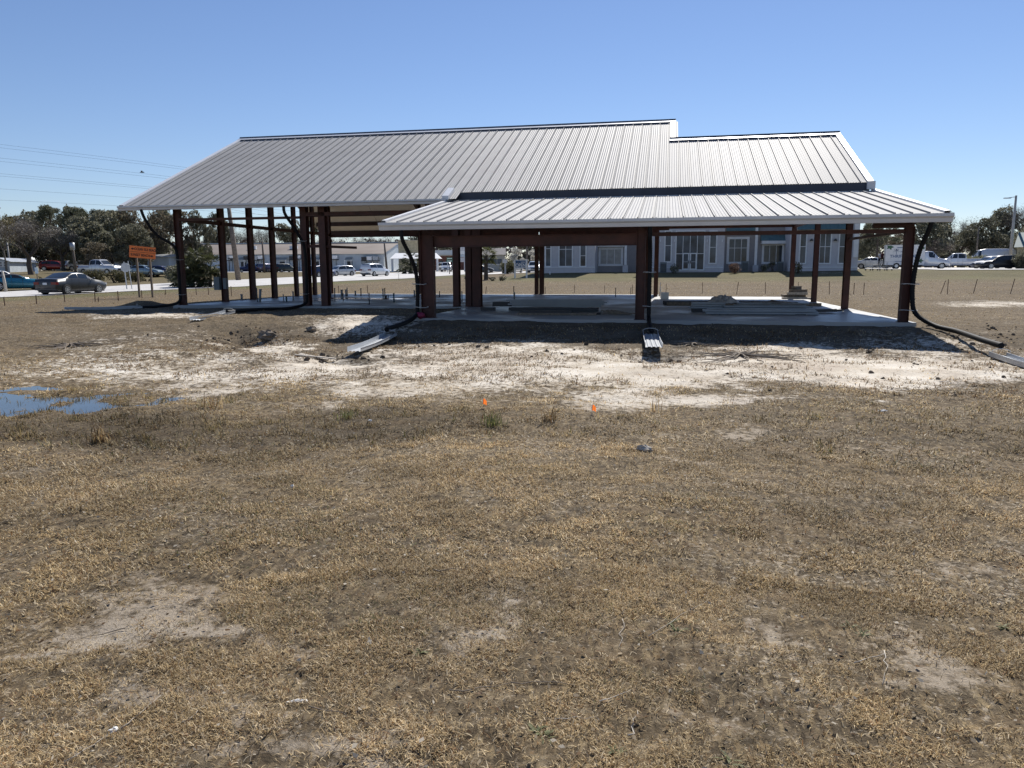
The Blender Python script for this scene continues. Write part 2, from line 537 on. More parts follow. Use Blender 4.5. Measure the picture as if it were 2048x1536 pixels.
mg = bpy.data.materials.new('ground_soil'); mg.use_nodes = True
nt = mg.node_tree; N = nt.nodes; L = nt.links
b = N['Principled BSDF']; b.inputs['Roughness'].default_value = .95; b.inputs['Specular IOR Level'].default_value = .15
tc = N.new('ShaderNodeTexCoord')


def nnoise(scale, detail=6, rough=.6, vec=None):
    n = N.new('ShaderNodeTexNoise'); n.inputs['Scale'].default_value = scale; n.inputs['Detail'].default_value = detail; n.inputs['Roughness'].default_value = rough
    L.new(vec or tc.outputs['Object'], n.inputs['Vector']); return n.outputs['Fac']


def attr(name):
    a = N.new('ShaderNodeAttribute'); a.attribute_name = name; return a.outputs['Fac']


def ramp(fac, stops):
    r = N.new('ShaderNodeValToRGB'); e = r.color_ramp.elements
    while len(e) < len(stops): e.new(.5)
    for k, (p, c) in enumerate(stops): e[k].position = p; e[k].color = (*c, 1)
    L.new(fac, r.inputs[0]); return r.outputs[0]


def mth(op, a, bb, c=None):
    n = N.new('ShaderNodeMath'); n.operation = op
    for k, q in enumerate((a, bb, c)):
        if q is None: continue
        if isinstance(q, (int, float)): n.inputs[k].default_value = q
        else: L.new(q, n.inputs[k])
    return n.outputs[0]


def mixc(fac, a, bb, mode='MIX'):
    n = N.new('ShaderNodeMix'); n.data_type = 'RGBA'; n.blend_type = mode
    if isinstance(fac, (int, float)): n.inputs[0].default_value = fac
    else: L.new(fac, n.inputs[0])
    for k, q in ((6, a), (7, bb)):
        if isinstance(q, tuple): n.inputs[k].default_value = (*q, 1)
        else: L.new(q, n.inputs[k])
    return n.outputs[2]


def srange(v, lo, hi):
    n = N.new('ShaderNodeMapRange'); n.interpolation_type = 'SMOOTHSTEP'; L.new(v, n.inputs[0])
    n.inputs[1].default_value = lo; n.inputs[2].default_value = hi; return n.outputs[0]


nf = nnoise(9, 8, .72); nm = nnoise(1.1, 6, .6); nl = nnoise(.16, 4); nfine = nnoise(70, 4, .7)
mps = N.new('ShaderNodeMapping'); mps.inputs['Scale'].default_value = (.35, 1.6, 1); L.new(tc.outputs['Object'], mps.inputs['Vector'])
nstreak = nnoise(2.2, 7, .7, mps.outputs[0])
thatch = ramp(nf, [(.27, (.026, .020, .013)), (.43, (.080, .060, .037)), (.57, (.18, .138, .086)), (.72, (.38, .31, .205))])
thatch = mixc(srange(nm, .35, .7), thatch, ramp(nf, [(.3, (.05, .039, .026)), (.7, (.20, .155, .10))]))
thatch = mixc(mth('MULTIPLY', srange(nstreak, .45, .75), .45), thatch, (.225, .15, .08))
def straw(rot, sc, lo, hi):
    mp = N.new('ShaderNodeMapping'); mp.inputs['Rotation'].default_value = (0, 0, rot); mp.inputs['Scale'].default_value = sc
    L.new(tc.outputs['Object'], mp.inputs['Vector'])
    return srange(nnoise(1.0, 5, .65, mp.outputs[0]), lo, hi)


for rot_, sc_, c_, k_ in ((.5, (26, 7, 1), (.38, .29, .165), .55), (-.7, (34, 9, 1), (.035, .025, .016), .8), (1.4, (24, 7, 1), (.30, .215, .115), .5)):
    thatch = mixc(mth('MULTIPLY', straw(rot_, sc_, .54, .66), k_), thatch, c_)
greenc = ramp(nf, [(.3, (.065, .070, .026)), (.7, (.165, .16, .065))])
col = mixc(attr('green'), thatch, greenc)
sandc = ramp(nm, [(.3, (.52, .44, .34)), (.7, (.83, .77, .67))])
sxyz = N.new('ShaderNodeSeparateXYZ'); L.new(tc.outputs['Object'], sxyz.inputs[0])
tansand = ramp(nm, [(.3, (.27, .215, .155)), (.7, (.46, .395, .31))])
sandc = mixc(srange(sxyz.outputs[1], -20.5, -17.0), tansand, sandc)
sandc = mixc(srange(nfine, .54, .70), sandc, (.20, .15, .10))
sf = mth('ADD', attr('sand'), mth('MULTIPLY', mth('SUBTRACT', nf, .5), 2.3))
sf = mth('ADD', sf, mth('MULTIPLY', mth('SUBTRACT', nm, .5), 1.0))
fleck = srange(mth('ADD', nnoise(26, 5, .75), mth('MULTIPLY', mth('SUBTRACT', nm, .5), .35)), .55, .68)
col = mixc(mth('MULTIPLY', fleck, mth('SUBTRACT', .75, mth('MULTIPLY', srange(sxyz.outputs[1], -8, 10), .45))), col, (.48, .41, .315))
col = mixc(srange(sf, .34, .80), col, sandc)
soil = ramp(nm, [(.3, (.075, .060, .044)), (.7, (.17, .138, .10))])  # eroded bare soil, its colour also darkened to deepen the porch shadow
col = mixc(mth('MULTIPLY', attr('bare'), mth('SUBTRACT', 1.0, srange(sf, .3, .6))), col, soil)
wetf = srange(mth('ADD', attr('wet'), mth('MULTIPLY', mth('SUBTRACT', nm, .5), .9)), .35, .95)
col = mixc(wetf, col, mixc(.5, col, (.045, .034, .022)))
col = mixc(.35, col, ramp(nl, [(.35, (.30, .30, .30)), (.65, (.66, .645, .60))]), 'OVERLAY')
L.new(col, b.inputs['Base Color'])
bp = N.new('ShaderNodeBump'); bp.inputs['Strength'].default_value = .8; bp.inputs['Distance'].default_value = .035
L.new(mth('ADD', nf, mth('MULTIPLY', nfine, .35)), bp.inputs['Height']); L.new(bp.outputs[0], b.inputs['Normal'])
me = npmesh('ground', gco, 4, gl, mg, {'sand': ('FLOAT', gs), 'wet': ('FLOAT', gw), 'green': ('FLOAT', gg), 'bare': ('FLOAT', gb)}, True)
tag(put('ground', me), kind='structure')

# standing water in the hollow, its edge is where the ground rises through it
mw = bpy.data.materials.new('puddle_water'); mw.use_nodes = True
wb = mw.node_tree.nodes['Principled BSDF']
wb.inputs['Base Color'].default_value = (.03, .026, .018, 1); wb.inputs['Roughness'].default_value = .03; wb.inputs['IOR'].default_value = 1.55
wnz = mw.node_tree.nodes.new('ShaderNodeTexNoise'); wnz.inputs['Scale'].default_value = 6
wbp = mw.node_tree.nodes.new('ShaderNodeBump'); wbp.inputs['Strength'].default_value = .06; wbp.inputs['Distance'].default_value = .01
mw.node_tree.links.new(wnz.outputs['Fac'], wbp.inputs['Height']); mw.node_tree.links.new(wbp.outputs[0], wb.inputs['Normal'])
q = MB()
pn = [(-17.0 + 6.5 * math.cos(a), -19.7 + 2.2 * math.sin(a), WATER_Z) for a in np.linspace(0, 2 * PI, 40)[:-1]]
tag(q.poly(pn).build('puddle_water', mw), kind='structure')

# ---------------------------------------------------------------- road, lots and verge kerbs
ma = mat('pale_worn_asphalt', (.52, .505, .48), .9, 0, .12, .8, .2, 40)
mc = mat('pale_lot_concrete', (.62, .60, .57), .9, 0, .1, .5)


def sheet(name, left, right, ys, m, lift, nxs=6):
    """road surface laid on the terrain between two edge polylines x(y)"""
    Y = np.asarray(ys); A = np.interp(Y, *left); B = np.interp(Y, *right)
    co = []; T = np.linspace(0, 1, nxs)
    for y, a, c in zip(Y, A, B):
        for t in T:
            x = a + (c - a) * t
            co.append((x, y, float(G0(x, y)) + lift))
    n = nxs; r = len(Y)
    i2 = (np.arange(r - 1)[:, None] * n + np.arange(n - 1)[None, :]).ravel()
    return tag(put(name, npmesh(name, np.array(co), 4, np.stack([i2, i2 + 1, i2 + n + 1, i2 + n], 1).ravel(), m)), kind='structure')


sheet('road', ([-60, 20, 40, 66, 120, 260], [-55, -54.6, -55.4, -54.5, -55.5, -60]), ([-60, 0, 20, 30, 47, 56, 75, 120, 260], [-47, -46.2, -45.2, -41.6, -39.2, -35.8, -35.2, -38, -44]),
      np.concatenate([np.arange(-60, 120, 1.5), np.arange(120, 260, 6)]), ma, .035, 14)
sheet('warehouse_yard', ([118, 160], [-140, -140]), ([118, 160], [-58, -58]), np.arange(118, 160, 3.), mc, .04, 30)
sheet('shop_forecourt', ([74, 84, 112], [-34, -34, -36]), ([74, 84, 112], [-30, -18, -18]), np.arange(74, 112, 1.5), mc, .045, 8)
sheet('parking_lot', ([60.5, 66, 110], [23, 19.5, 19.5]), ([60.5, 70, 110], [60, 70, 70]), np.arange(60.5, 108, 1.5), mc, .04, 24)

# ---------------------------------------------------------------- concrete slab
ms = mat('slab_concrete', (.37, .365, .35), .75, 0, .12, .5, .1, 30)
nt = ms.node_tree; N = nt.nodes; L = nt.links
tc = N.new('ShaderNodeTexCoord')
r_ = ramp(nnoise(.45, 4, .5), [(.42, (.35, .35, .35)), (.6, (.75, .75, .75))])
L.new(r_, N['Principled BSDF'].inputs['Roughness'])
q = MB()
XL, XR, YB, YBW, YP, XP = -26.6, .28, 14.95, 11.95, -6.82, -13.72
prof = [(XL, -.22), (XP, -.22), (XP, YP), (XR, YP), (XR, YBW), (-6.6, YBW), (-6.6, YB), (XL, YB)]
n = len(prof)
q.add([(x, y, -.5) for x, y in prof] + [(x, y, -.0) for x, y in prof],
      [tuple(range(n, 2 * n))] + [(i, (i + 1) % n, n + (i + 1) % n, n + i) for i in range(n)])
tag(q.build('concrete_slab', ms), kind='structure')
# saw-cut joint at the old wall line and thin water left on the slab
q = MB().box(XP + .1, XR - .1, -.235, -.205, .0015, .003)
jt = tag(q.build('slab_joint', mat('dark_joint', (.04, .04, .04), .9)), kind='structure')
for k, (px, py, rx, ry) in enumerate(((690, 596.5, 1.5, .9), (640, 600.5, .9, .35), (775, 597.5, 1.0, .7), (712, 595.5, .6, .3))):
    c = slabpt(px, py)
    pts = []
    for a in np.linspace(0, 2 * PI, 36)[:-1]:
        rr = .7 + .6 * float(fbm(math.cos(a) * 2 + k * 5, math.sin(a) * 2, 1, 3, 30))
        pts.append((c.x + rx * rr * math.cos(a), c.y + ry * rr * math.sin(a), .004))
    tag(MB().poly(pts).build('slab_puddle', mw), kind='structure')

# ---------------------------------------------------------------- the steel building
SL = .4407; TH = math.atan(SL); PSL = (4.06 - 2.80) / 7.27; PTH = math.atan(PSL)
B = thing('steel_building', 'open red steel frame building without walls under a ribbed grey metal roof with front porch', 'building')


def panel_mesh(length, w=.4065):
    p = [(0, 0), (.002, .043), (.024, .043), (.026, 0)]
    for k in range(16):   # shallow rolled corrugation between the seams
        u = (k + .5) / 16
        p += [(.045 + u * (w - .055), .0062 * (1 - math.cos(2 * PI * 4 * u)))]
    p += [(w, 0)]
    return MB().extrude([(x, 0, z) for x, z in p], (0, 0, 0), (0, length, 0)).mesh('roof_panel', M['roof'])


c_ = 1 / math.cos(TH)
m_full = panel_mesh((8.64 + .8) * c_); m_cut = panel_mesh((8.64 + .13) * c_); m_wing = panel_mesh((5.68 + .13) * c_)
m_porch = panel_mesh((7.33 - .06) / math.cos(PTH))
PW = .4065
zroof = lambda y: 4.05 + SL * (y + .8)
x = -28.25
while x < .5:
    full = x < -14.3
    y0 = -.8 if full else -.13
    me = m_full if full else (m_cut if x < -6.1 else m_wing)
    w = 1.0
    if x + PW > .55: w = (.55 - x) / PW
    put('roof_panel', me, B, (x, y0, zroof(y0) + random.uniform(-.003, .003)), (TH, random.uniform(-.004, .004), 0), (w, 1, 1))
    x += PW
x = -14.41
while x < .62:
    w = min(1.0, (.66 - x) / PW)
    put('roof_panel', m_porch, B, (x, -7.33, 2.80 + random.uniform(-.002, .002)), (PTH, random.uniform(-.004, .004), 0), (w, 1, 1))
    x += PW


def plane(name, x0, x1, ya, za, yb, zb, m, off=0.):
    return MB().add([(x0, ya, za + off), (x1, ya, za + off), (x1, yb, zb + off), (x0, yb, zb + off)], [(0, 1, 2, 3)]).build(name, m, B)


ZR, ZW = zroof(8.64), zroof(5.68)
zrear = lambda y: ZR - (ZR - 3.82) / 9.44 * (y - 8.64)
plane('rear_roof_sheet', -28.25, -6.05, 8.64, ZR, 18.08, 3.82, M['roof'])
plane('rear_roof_sheet', -6.05, .55, 5.68, ZW, 12.16, zroof(-.8), M['roof'])
for a in ((-28.2, -14.36, -.78, zroof(-.78), 8.64, ZR), (-14.36, -6.1, -.1, zroof(-.1), 8.64, ZR), (-28.2, -6.1, 8.64, ZR, 18.05, 3.83),
          (-6.1, .5, -.1, zroof(-.1), 5.68, ZW), (-6.1, .5, 5.68, ZW, 12.12, 4.07)):
    plane('roof_insulation', *a, M['liner'], -.03)
plane('roof_insulation', -14.38, .63, -7.3, 2.805, -.08, 4.055, M['liner'], -.03)
# ridge caps: folded sheet with a dark closure under the front edge
for x0, x1, yr, zr in ((-28.3, -5.98, 8.64, ZR), (-6.25, .62, 5.68, ZW)):
    pr = [(0, -.30, -.30 * SL + .075), (0, -.29, -.29 * SL + .085), (0, 0, .095), (0, .3, -.3 * SL + .085)]
    MB().extrude(pr, (x0, yr, zr), (x1, yr, zr)).build('ridge_cap', M['trim'], B)
    MB().extrude([(0, -.285, -.285 * SL + .0), (0, -.285, -.285 * SL + .082)], (x0 + .02, yr, zr), (x1 - .02, yr, zr)).build('ridge_closure', M['band'], B)
    MB().extrude([(0, -.05, .072), (0, -.05, .125), (0, .05, .125), (0, .05, .072)], (x0, yr, zr), (x1, yr, zr)).build('ridge_vent', M['band'], B)


def gutter(x0, x1, y, z, h, w):
    pr = [(0, .0, .01), (0, 0, -h), (0, -w * .62, -h), (0, -w * .72, -h * .55), (0, -w, -h * .35), (0, -w, 0), (0, -w + .025, 0)]
    g = MB().extrude(pr, (x0, y, z), (x1, y, z))
    for xx, fl in ((x0, 0), (x1, 1)):
        g.add([(xx, y + p[1], z + p[2]) for p in pr[:6]], [tuple(range(6))[::1 if fl else -1]])
    return g.build('gutter', M['gutter'], B)


gutter(-28.36, -14.38, -.74, 4.06, .17, .17)
gutter(-14.52, .76, -7.27, 2.80, .215, .2)
# small hold-down tabs seen on the gutter lip
tabm = MB().box(-.02, .02, -.19, -.13, 0, .012).mesh('gutter_tab', M['trim'])
for x in np.arange(-27.2, -14.8, 1.22): put('gutter_tab', tabm, B, (x, -.74, 4.065))
for x in np.arange(-13.9, .5, 1.22): put('gutter_tab', tabm, B, (x, -7.28, 2.805))


def rake(x, sgn, ya, za, yb, zb, w=.17, h=.2):
    pr = [(-sgn * w, 0, .015), (-sgn * w, 0, .07), (0, 0, .075), (0, 0, -h)]
    return MB().extrude(pr, (x, ya, za), (x, yb, zb)).build('rake_trim', M['trim'], B)


rake(-28.3, -1, -.85, zroof(-.85), 8.64, ZR, .2)
rake(-28.3, -1, 8.64, ZR, 18.1, 3.81, .12)
rake(-6.0, 1, 5.5, zroof(5.5), 8.64, ZR, .22)
rake(-6.0, 1, 8.64, ZR, 18.1, 3.81)
rake(.62, 1, -.2, zroof(-.2), 5.68, ZW, .2, .22)
rake(.62, 1, 5.68, ZW, 12.2, 4.04, .2, .22)
rake(-14.47, -1, -7.3, 2.80, -.06, 4.06, .12, .16)
rake(.72, 1, -7.3, 2.80, -.06, 4.06, .14, .16)
# raised step where the main roof meets the porch
MB().box(-14.28, .5, -.15, -.11, zroof(-.13) - .29, zroof(-.13) - .012).build('fascia', M['band'], B)
MB().box(-14.3, .56, -.2, -.155, zroof(-.13) - .31, zroof(-.13) - .285).build('flashing', M['trim'], B)
MB().box(.4, .66, -.26, -.12, zroof(-.13) - .24, zroof(-.13) + .03).build('rake_end_cap', M['gutter'], B)
g = MB().extrude([(-.13, 0, .0), (-.13, 0, .15), (.13, 0, .15), (.13, 0, 0)], (-14.42, -.86, 4.02), (-14.42, -.02, zroof(-.02)), cap=True)
g.build('rake_end_cap', M['trim'], B)

# steel: columns (I sections), rafters, purlins, eave struts, girts
UP = (0, 0, 1)


def column(x, y, h, web=.28, flange=.2, along='y', m='primer'):
    """web depth runs along x or y"""
    u = (1, 0, 0) if along == 'x' else (0, 1, 0)
    q = MB().ibeam((x, y, .012), (x, y, h), flange, web, u, .014, .012)
    q.box(x - (web if along == 'x' else flange) / 2 - .03, x + (web if along == 'x' else flange) / 2 + .03,
          y - (web if along == 'y' else flange) / 2 - .03, y + (web if along == 'y' else flange) / 2 + .03, 0, .012)
    return q.build('column', M[m], B)


for y in (0, 3.27, 5.71, 7.83, 10.26, 12.5):
    column(-26.34, y + (.12 if y == 0 else 0), zroof(min(y, 8.64)) - .25 - max(0, y - 8.64) * SL, .26 if y < 9 else .2, .2, 'x')
column(-26.34, 14.75, 5.2, .2, .14, 'y')
for x, w in ((-20.62, .26), (-19.82, .28), (-14.29, .24), (-13.79, .24), (-13.46, .34), (-6.97, .3)): column(x, .12, 4.1, .3, w, 'y')
column(0, .12, 4.1, .25, .2, 'y')
for x, w in ((-20.6, .15), (-13.57, .2), (-13.27, .24), (-6.75, .2)): column(x, 14.75, 5.15, .3, w, 'y')
column(0, 5.8, 6.4, .22, .2, 'y'); column(-.0, 11.73, 3.9, .24, .2, 'y'); column(-6.75, 11.73, 3.9, .24, .2, 'y')
column(-13.31, -6.6, 2.46, .4, .22, 'x'); column(-6.99, -6.6, 2.52, .26, .22, 'x'); column(0, -6.6, 2.52, .22, .22, 'x')
# rafters
for x in (-26.34, -20.6, -19.9, -13.46, -6.9):
    q = MB().ibeam((x, .1, zroof(.1) - .34), (x, 8.64, ZR - .42), .16, .42, UP)
    q.ibeam((x, 8.64, ZR - .42), (x, 14.8, zrear(14.8) - .36), .16, .42, UP)
    q.build('rafter', M['primer_dark'], B)
for x in (0., -6.75):
    q = MB().ibeam((x, .1, zroof(.1) - .32), (x, 5.68, ZW - .38), .15, .36, UP)
    q.ibeam((x, 5.68, ZW - .38), (x, 11.8, zroof(-.44) - .32), .15, .36, UP)
    q.build('rafter', M['primer_dark'], B)
for x in (-13.31, -6.95, 0.):
    MB().ibeam((x, -6.9, 2.87 - .2), (x, -.1, 4.05 - .2), .14, .2, UP).build('porch_rafter', M['primer_dark'], B)
MB().bar((-27.9, -.2, zroof(-.2) - .2), (-26.3, -.2, zroof(-.2) - .2), .08, .2).build('outrigger', M['primer_dark'], B)
MB().bar((-27.9, -.55, zroof(-.55) - .16), (-26.5, -.1, zroof(-.2) - .32), .07, .14).build('outrigger', M['primer_dark'], B)
# purlins
for y in np.arange(1.4, 8.3, 1.45):
    MB().bar((-28.1, y, zroof(y) - .15), (-6.1, y, zroof(y) - .15), .06, .2).build('purlin', M['primer'], B)
for y in (10.1, 11.6, 13.0, 14.4, 15.6, 16.7, 17.75):
    MB().bar((-28.1, y, zrear(y) - .16), (-6.1, y, zrear(y) - .16), .07, .24).build('purlin', M['primer_dark'], B)
for y in np.arange(1.4, 5.5, 1.35):
    MB().bar((-6., y, zroof(y) - .15), (.5, y, zroof(y) - .15), .06, .2).build('purlin', M['primer'], B)
    MB().bar((-6., 11.36 - y, zroof(y) - .15), (.5, 11.36 - y, zroof(y) - .15), .06, .2).build('purlin', M['primer'], B)
for y in (-5.2, -3.7, -2.2):
    MB().bar((-14.2, y, 2.8 + PSL * (y + 7.33) - .13), (.6, y, 2.8 + PSL * (y + 7.33) - .13), .06, .16).build('porch_purlin', M['primer'], B)
for xx in (-18.3, -16.6, -24.0):
    MB().tube([(xx, .3, zroof(.3) - .3), (xx + .9, 8.5, ZR - .3)], .012, 5).build('sag_rod', M['primer_dark'], B)
    MB().tube([(xx, 17., 4.2), (xx + .9, 8.8, ZR - .3)], .012, 5).build('sag_rod', M['galv'], B)
# struts, girts, beams
MB().bar((-26.2, .02, 3.54), (-20.7, .02, 3.54), .1, .1).build('girt', M['primer'], B)
MB().bar((-20.5, .02, 3.66), (-6.9, .02, 3.66), .1, .15).build('eave_strut', M['primer'], B)
MB().bar((-6.8, .02, 3.62), (-.1, .02, 3.62), .1, .15).build('eave_strut', M['primer'], B)
MB().bar((-26.34, .2, 3.56), (-26.34, 14.7, 3.56), .1, .16).build('girt', M['primer'], B)
MB().bar((-26.3, 14.75, 3.48), (-13.5, 14.75, 3.48), .1, .17).build('girt', M['primer'], B)
MB().bar((-13.2, 14.75, 3.48), (-6.8, 14.75, 3.48), .1, .17).build('girt', M['primer'], B)
MB().bar((-20.5, .05, 2.40), (-19.95, .05, 2.40), .1, .12).build('girt', M['primer'], B)
MB().bar((-19.7, .05, 2.38), (-19.2, 1.9, 2.38), .1, .1).build('girt', M['primer'], B)
MB().ibeam((-13.2, -6.6, 2.27), (-7.1, -6.6, 2.27), .18, .33, UP).build('portal_beam', M['primer'], B)
MB().bar((-6.86, -6.6, 2.405), (-.1, -6.6, 2.405), .1, .105).build('girt', M['primer'], B)
MB().bar((0, -6.45, 2.41), (0, -.1, 2.44), .08, .08).build('girt', M['primer'], B)
MB().bar((-13.31, -6.4, 2.41), (-13.31, -.1, 2.44), .08, .08).build('girt', M['primer'], B)
MB().bar((-.9, -6.58, 2.56), (0.1, -6.58, 2.56), .16, .14).build('knee_plate', M['primer_dark'], B)
MB().bar((0, .2, 3.5), (0, 5.7, 3.5), .08, .12).build('girt', M['primer'], B)
MB().bar((0, 5.9, 3.5), (0, 11.6, 3.5), .08, .12).build('girt', M['primer'], B)
MB().bar((-6.7, 11.73, 3.55), (-.1, 11.73, 3.55), .08, .15).build('girt', M['primer'], B)
# square base plate and red wrap at the porch corner column
MB().blob((-13.5, -6.83, .08), (.16, .1, .09), 3, 10, 6, .4).build('base_wrap', M['magenta'], B, True)
q = MB().box(-26.72, -26.44, 3.0, 3.2, .55, 1.15).box(-26.25, -26.1, 3.0, 3.2, .6, 1.1)
qo = q.build('electrical_box', M['ac'], None)
tag(qo, 'grey electrical box fixed low on a left end wall column', 'electrical box')


# black corrugated pipes that lead water from the gutters
def corrugated(pts):
    P = [Vector(p) for p in pts]
    out = []
    for i in range(len(P) - 1):   # Catmull-Rom
        p0 = P[max(i - 1, 0)]; p1 = P[i]; p2 = P[i + 1]; p3 = P[min(i + 2, len(P) - 1)]
        nseg = max(3, int((p2 - p1).length / .035))
        for k in range(nseg):
            t = k / nseg
            out.append(.5 * ((2 * p1) + (p2 - p0) * t + (2 * p0 - 5 * p1 + 4 * p2 - p3) * t * t + (3 * p1 - p0 - 3 * p2 + p3) * t ** 3))
    out.append(P[-1])
    rs = [.064 if i % 2 else .055 for i in range(len(out))]
    return MB().tube(out, rs, 9)


def zg(x, y, d=0): return float(GD(x, y)) + d


PIPES = [
    ([(-27.3, -.85, 3.92), (-27.2, -.75, 3.5), (-26.95, -.45, 2.9), (-26.42, -.14, 2.45), (-26.3, -.12, 1.8), (-26.3, -.12, .6), (-26.4, -.15, .12), (-27.1, -.5, -.03), (-27.6, -1.1, -.04)],
     [((-26.32, -.02, 1.9), .24), ((-26.32, -.02, .45), .24)], 'black corrugated drain pipe bending from the far left roof corner to its post'),
    ([(-20.98, -.85, 3.92), (-20.95, -.8, 3.6), (-20.7, -.35, 2.9), (-20.5, -.2, 2.2), (-20.5, -.2, .5), (-20.55, -.3, .1), (-20.8, -1.2, -.04), (-20.85, -3.0, -.06), (-20.9, -5.3, -.07)],
     [((-20.62, -.15, 2.6), .24), ((-20.62, -.15, .5), .24)], 'black drain pipe strapped to the second front post of the main roof'),
    ([(-13.86, -7.33, 2.66), (-13.84, -7.3, 2.3), (-13.68, -7.0, 1.75), (-13.6, -6.8, 1.2), (-13.6, -6.8, .35), (-13.62, -6.9, .08), (-13.62, -7.8, -.06), (-13.5, -9.5, -.1), (-13.42, -9.9, -.1)],
     [((-13.55, -6.75, 1.02), .3), ((-13.5, -6.75, .33), .3)], 'black drain pipe on the left porch corner post above the pink wrap'),
    ([(-6.74, -7.33, 2.66), (-6.74, -7.25, 2.3), (-6.73, -6.95, 1.9), (-6.73, -6.85, 1.2), (-6.73, -6.86, .35), (-6.72, -7.0, .06), (-6.66, -8.2, -.1), (-6.6, -9.3, -.1)],
     [((-6.73, -6.8, 1.35), .24), ((-6.73, -6.8, .4), .24)], 'black drain pipe running straight down the middle porch post'),
    ([(.30, -7.33, 2.66), (.27, -7.25, 2.4), (.17, -7.0, 1.9), (.12, -6.86, 1.3), (.12, -6.84, .7), (.2, -6.95, .25), (.5, -7.5, -.02), (.65, -8.6, -.08), (.5, -10.4, -.11), (.4, -11.7, -.12)],
     [((.06, -6.78, 1.02), .3), ((.06, -6.78, .33), .3)], 'long black drain pipe curving off the right porch corner post across the dirt'),
]
for pts, straps, lab in PIPES:
    pts = [Vector(p) if p[2] > .2 else Vector((p[0], p[1], max(p[2], zg(p[0], p[1], .065)))) for p in pts]
    o = corrugated(pts).build('drain_pipe', M['black_pipe'], None, True)
    tag(o, lab, 'drain pipe', 'black drain pipes on the roof gutters')
    for (sx_, sy_, sz_), w in straps:
        ring = [(sx_ + w * .75 * math.cos(a), sy_ + .19 * math.sin(a), sz_ + .012 * math.sin(a * 2)) for a in np.linspace(0, 2 * PI, 13)]
        MB().tube(ring, .008, 5, False).build('strap', M['strap'], o)


def trough(a, c, w, lab, lift0=.03, lift1=.05, m='sheet'):
    """bent roof sheet lying as a spillway: ribbed pan with two upturned edges"""
    a = Vector(a); c = Vector(c); d = (c - a); d.z = 0; L_ = d.length; d.normalize(); s = Vector((-d.y, d.x, 0))
    a.z = zg(a.x, a.y, lift0); c.z = zg(c.x, c.y, lift1)
    off = [(-w / 2, .10), (-w / 2 + .012, .10), (-w / 2 + .012, .0)]
    for k in range(3):
        xx = -w / 2 + w * (k + 1) / 4
        off += [(xx - .04, .0), (xx - .02, .014), (xx + .02, .014), (xx + .04, 0)]
    off += [(w / 2 - .012, 0), (w / 2 - .012, .08), (w / 2, .08)]
    rows = []
    n = 7
    q = MB(); base = 0
    for i in range(n):
        t = i / (n - 1); p = a.lerp(c, t); sag = -.03 * math.sin(PI * t)
        q.v += [tuple(p + s * u + Vector((0, 0, h + sag))) for u, h in off]
    m_ = len(off)
    for i in range(n - 1):
        for k in range(m_ - 1):
            q.f.append((i * m_ + k, i * m_ + k + 1, (i + 1) * m_ + k + 1, (i + 1) * m_ + k))
    o = q.build('spill_trough', M[m])
    tag(o, lab, 'metal trough', 'sheet metal troughs at the pipe ends')
    ring = [a.lerp(c, .06) + s * (w * .5 * math.cos(t)) + Vector((0, 0, .1 + .07 * math.sin(t))) for t in np.linspace(0, PI, 8)]
    MB().tube(ring, .006, 5).build('wire_tie', M['strap'], o)
    return o


trough((-27.5, -1.0, 0), (-29.3, -3.1, 0), .3, 'metal trough in the roof shadow at the far left corner', m='galv')
trough((-20.9, -5.1, 0), (-20.5, -7.7, 0), .36, 'small metal trough at the pipe end below the main roof edge')
trough((-13.4, -9.6, 0), (-12.75, -13.6, 0), .31, 'sheet metal trough half in sun left of the porch shadow', .04, .13)
trough((-6.64, -9.1, 0), (-6.5, -12.5, 0), .38, 'sheet metal trough in front of the middle porch post', .04, .2)
trough((.42, -11.5, 0), (.05, -15.2, 0), .34, 'bright trough at the right edge past the long curved pipe', .05, .06)

# ---------------------------------------------------------------- materials left on the slab
def lying(name, boxes, m, lab, cat, group=None, part='sheet_length', base=None):
    """a bundle: each (x0,x1,y0,y1,z0,z1,rot) is one length of material"""
    xs = [b_[0] for b_ in boxes] + [b_[1] for b_ in boxes]; ys = [b_[2] for b_ in boxes] + [b_[3] for b_ in boxes]
    c = ((min(xs) + max(xs)) / 2, (min(ys) + max(ys)) / 2)
    t = thing(name, lab, cat, (c[0], c[1], 0), 0, group)
    for b_ in boxes:
        rot = b_[6] if len(b_) > 6 else 0; mm = b_[7] if len(b_) > 7 else m
        cx = (b_[0] + b_[1]) / 2 - c[0]; cy = (b_[2] + b_[3]) / 2 - c[1]
        mx = Matrix.Translation((cx, cy, 0)) @ Matrix.Rotation(rot, 4, 'Z')
        ns_ = max(2, round((b_[5] - b_[4]) / .065)) if mm is M['shaded_sheet'] else 1
        rr_ = random.Random(int(abs(b_[0] * 100 + b_[2] * 37)))
        for k in range(ns_):
            za = b_[4] + (b_[5] - b_[4]) * k / ns_; zb_ = b_[4] + (b_[5] - b_[4]) * (k + (1 if ns_ == 1 else .8)) / ns_
            jx = rr_.uniform(-.12, .12) if ns_ > 1 else 0; jy = rr_.uniform(-.04, .04) if ns_ > 1 else 0
            MB().box(-(b_[1] - b_[0]) / 2 + jx, (b_[1] - b_[0]) / 2 + jx, -(b_[3] - b_[2]) / 2 + jy, (b_[3] - b_[2]) / 2 + jy, za, zb_, mx).build(
                b_[8] if len(b_) > 8 else part, mm, t)
    return t


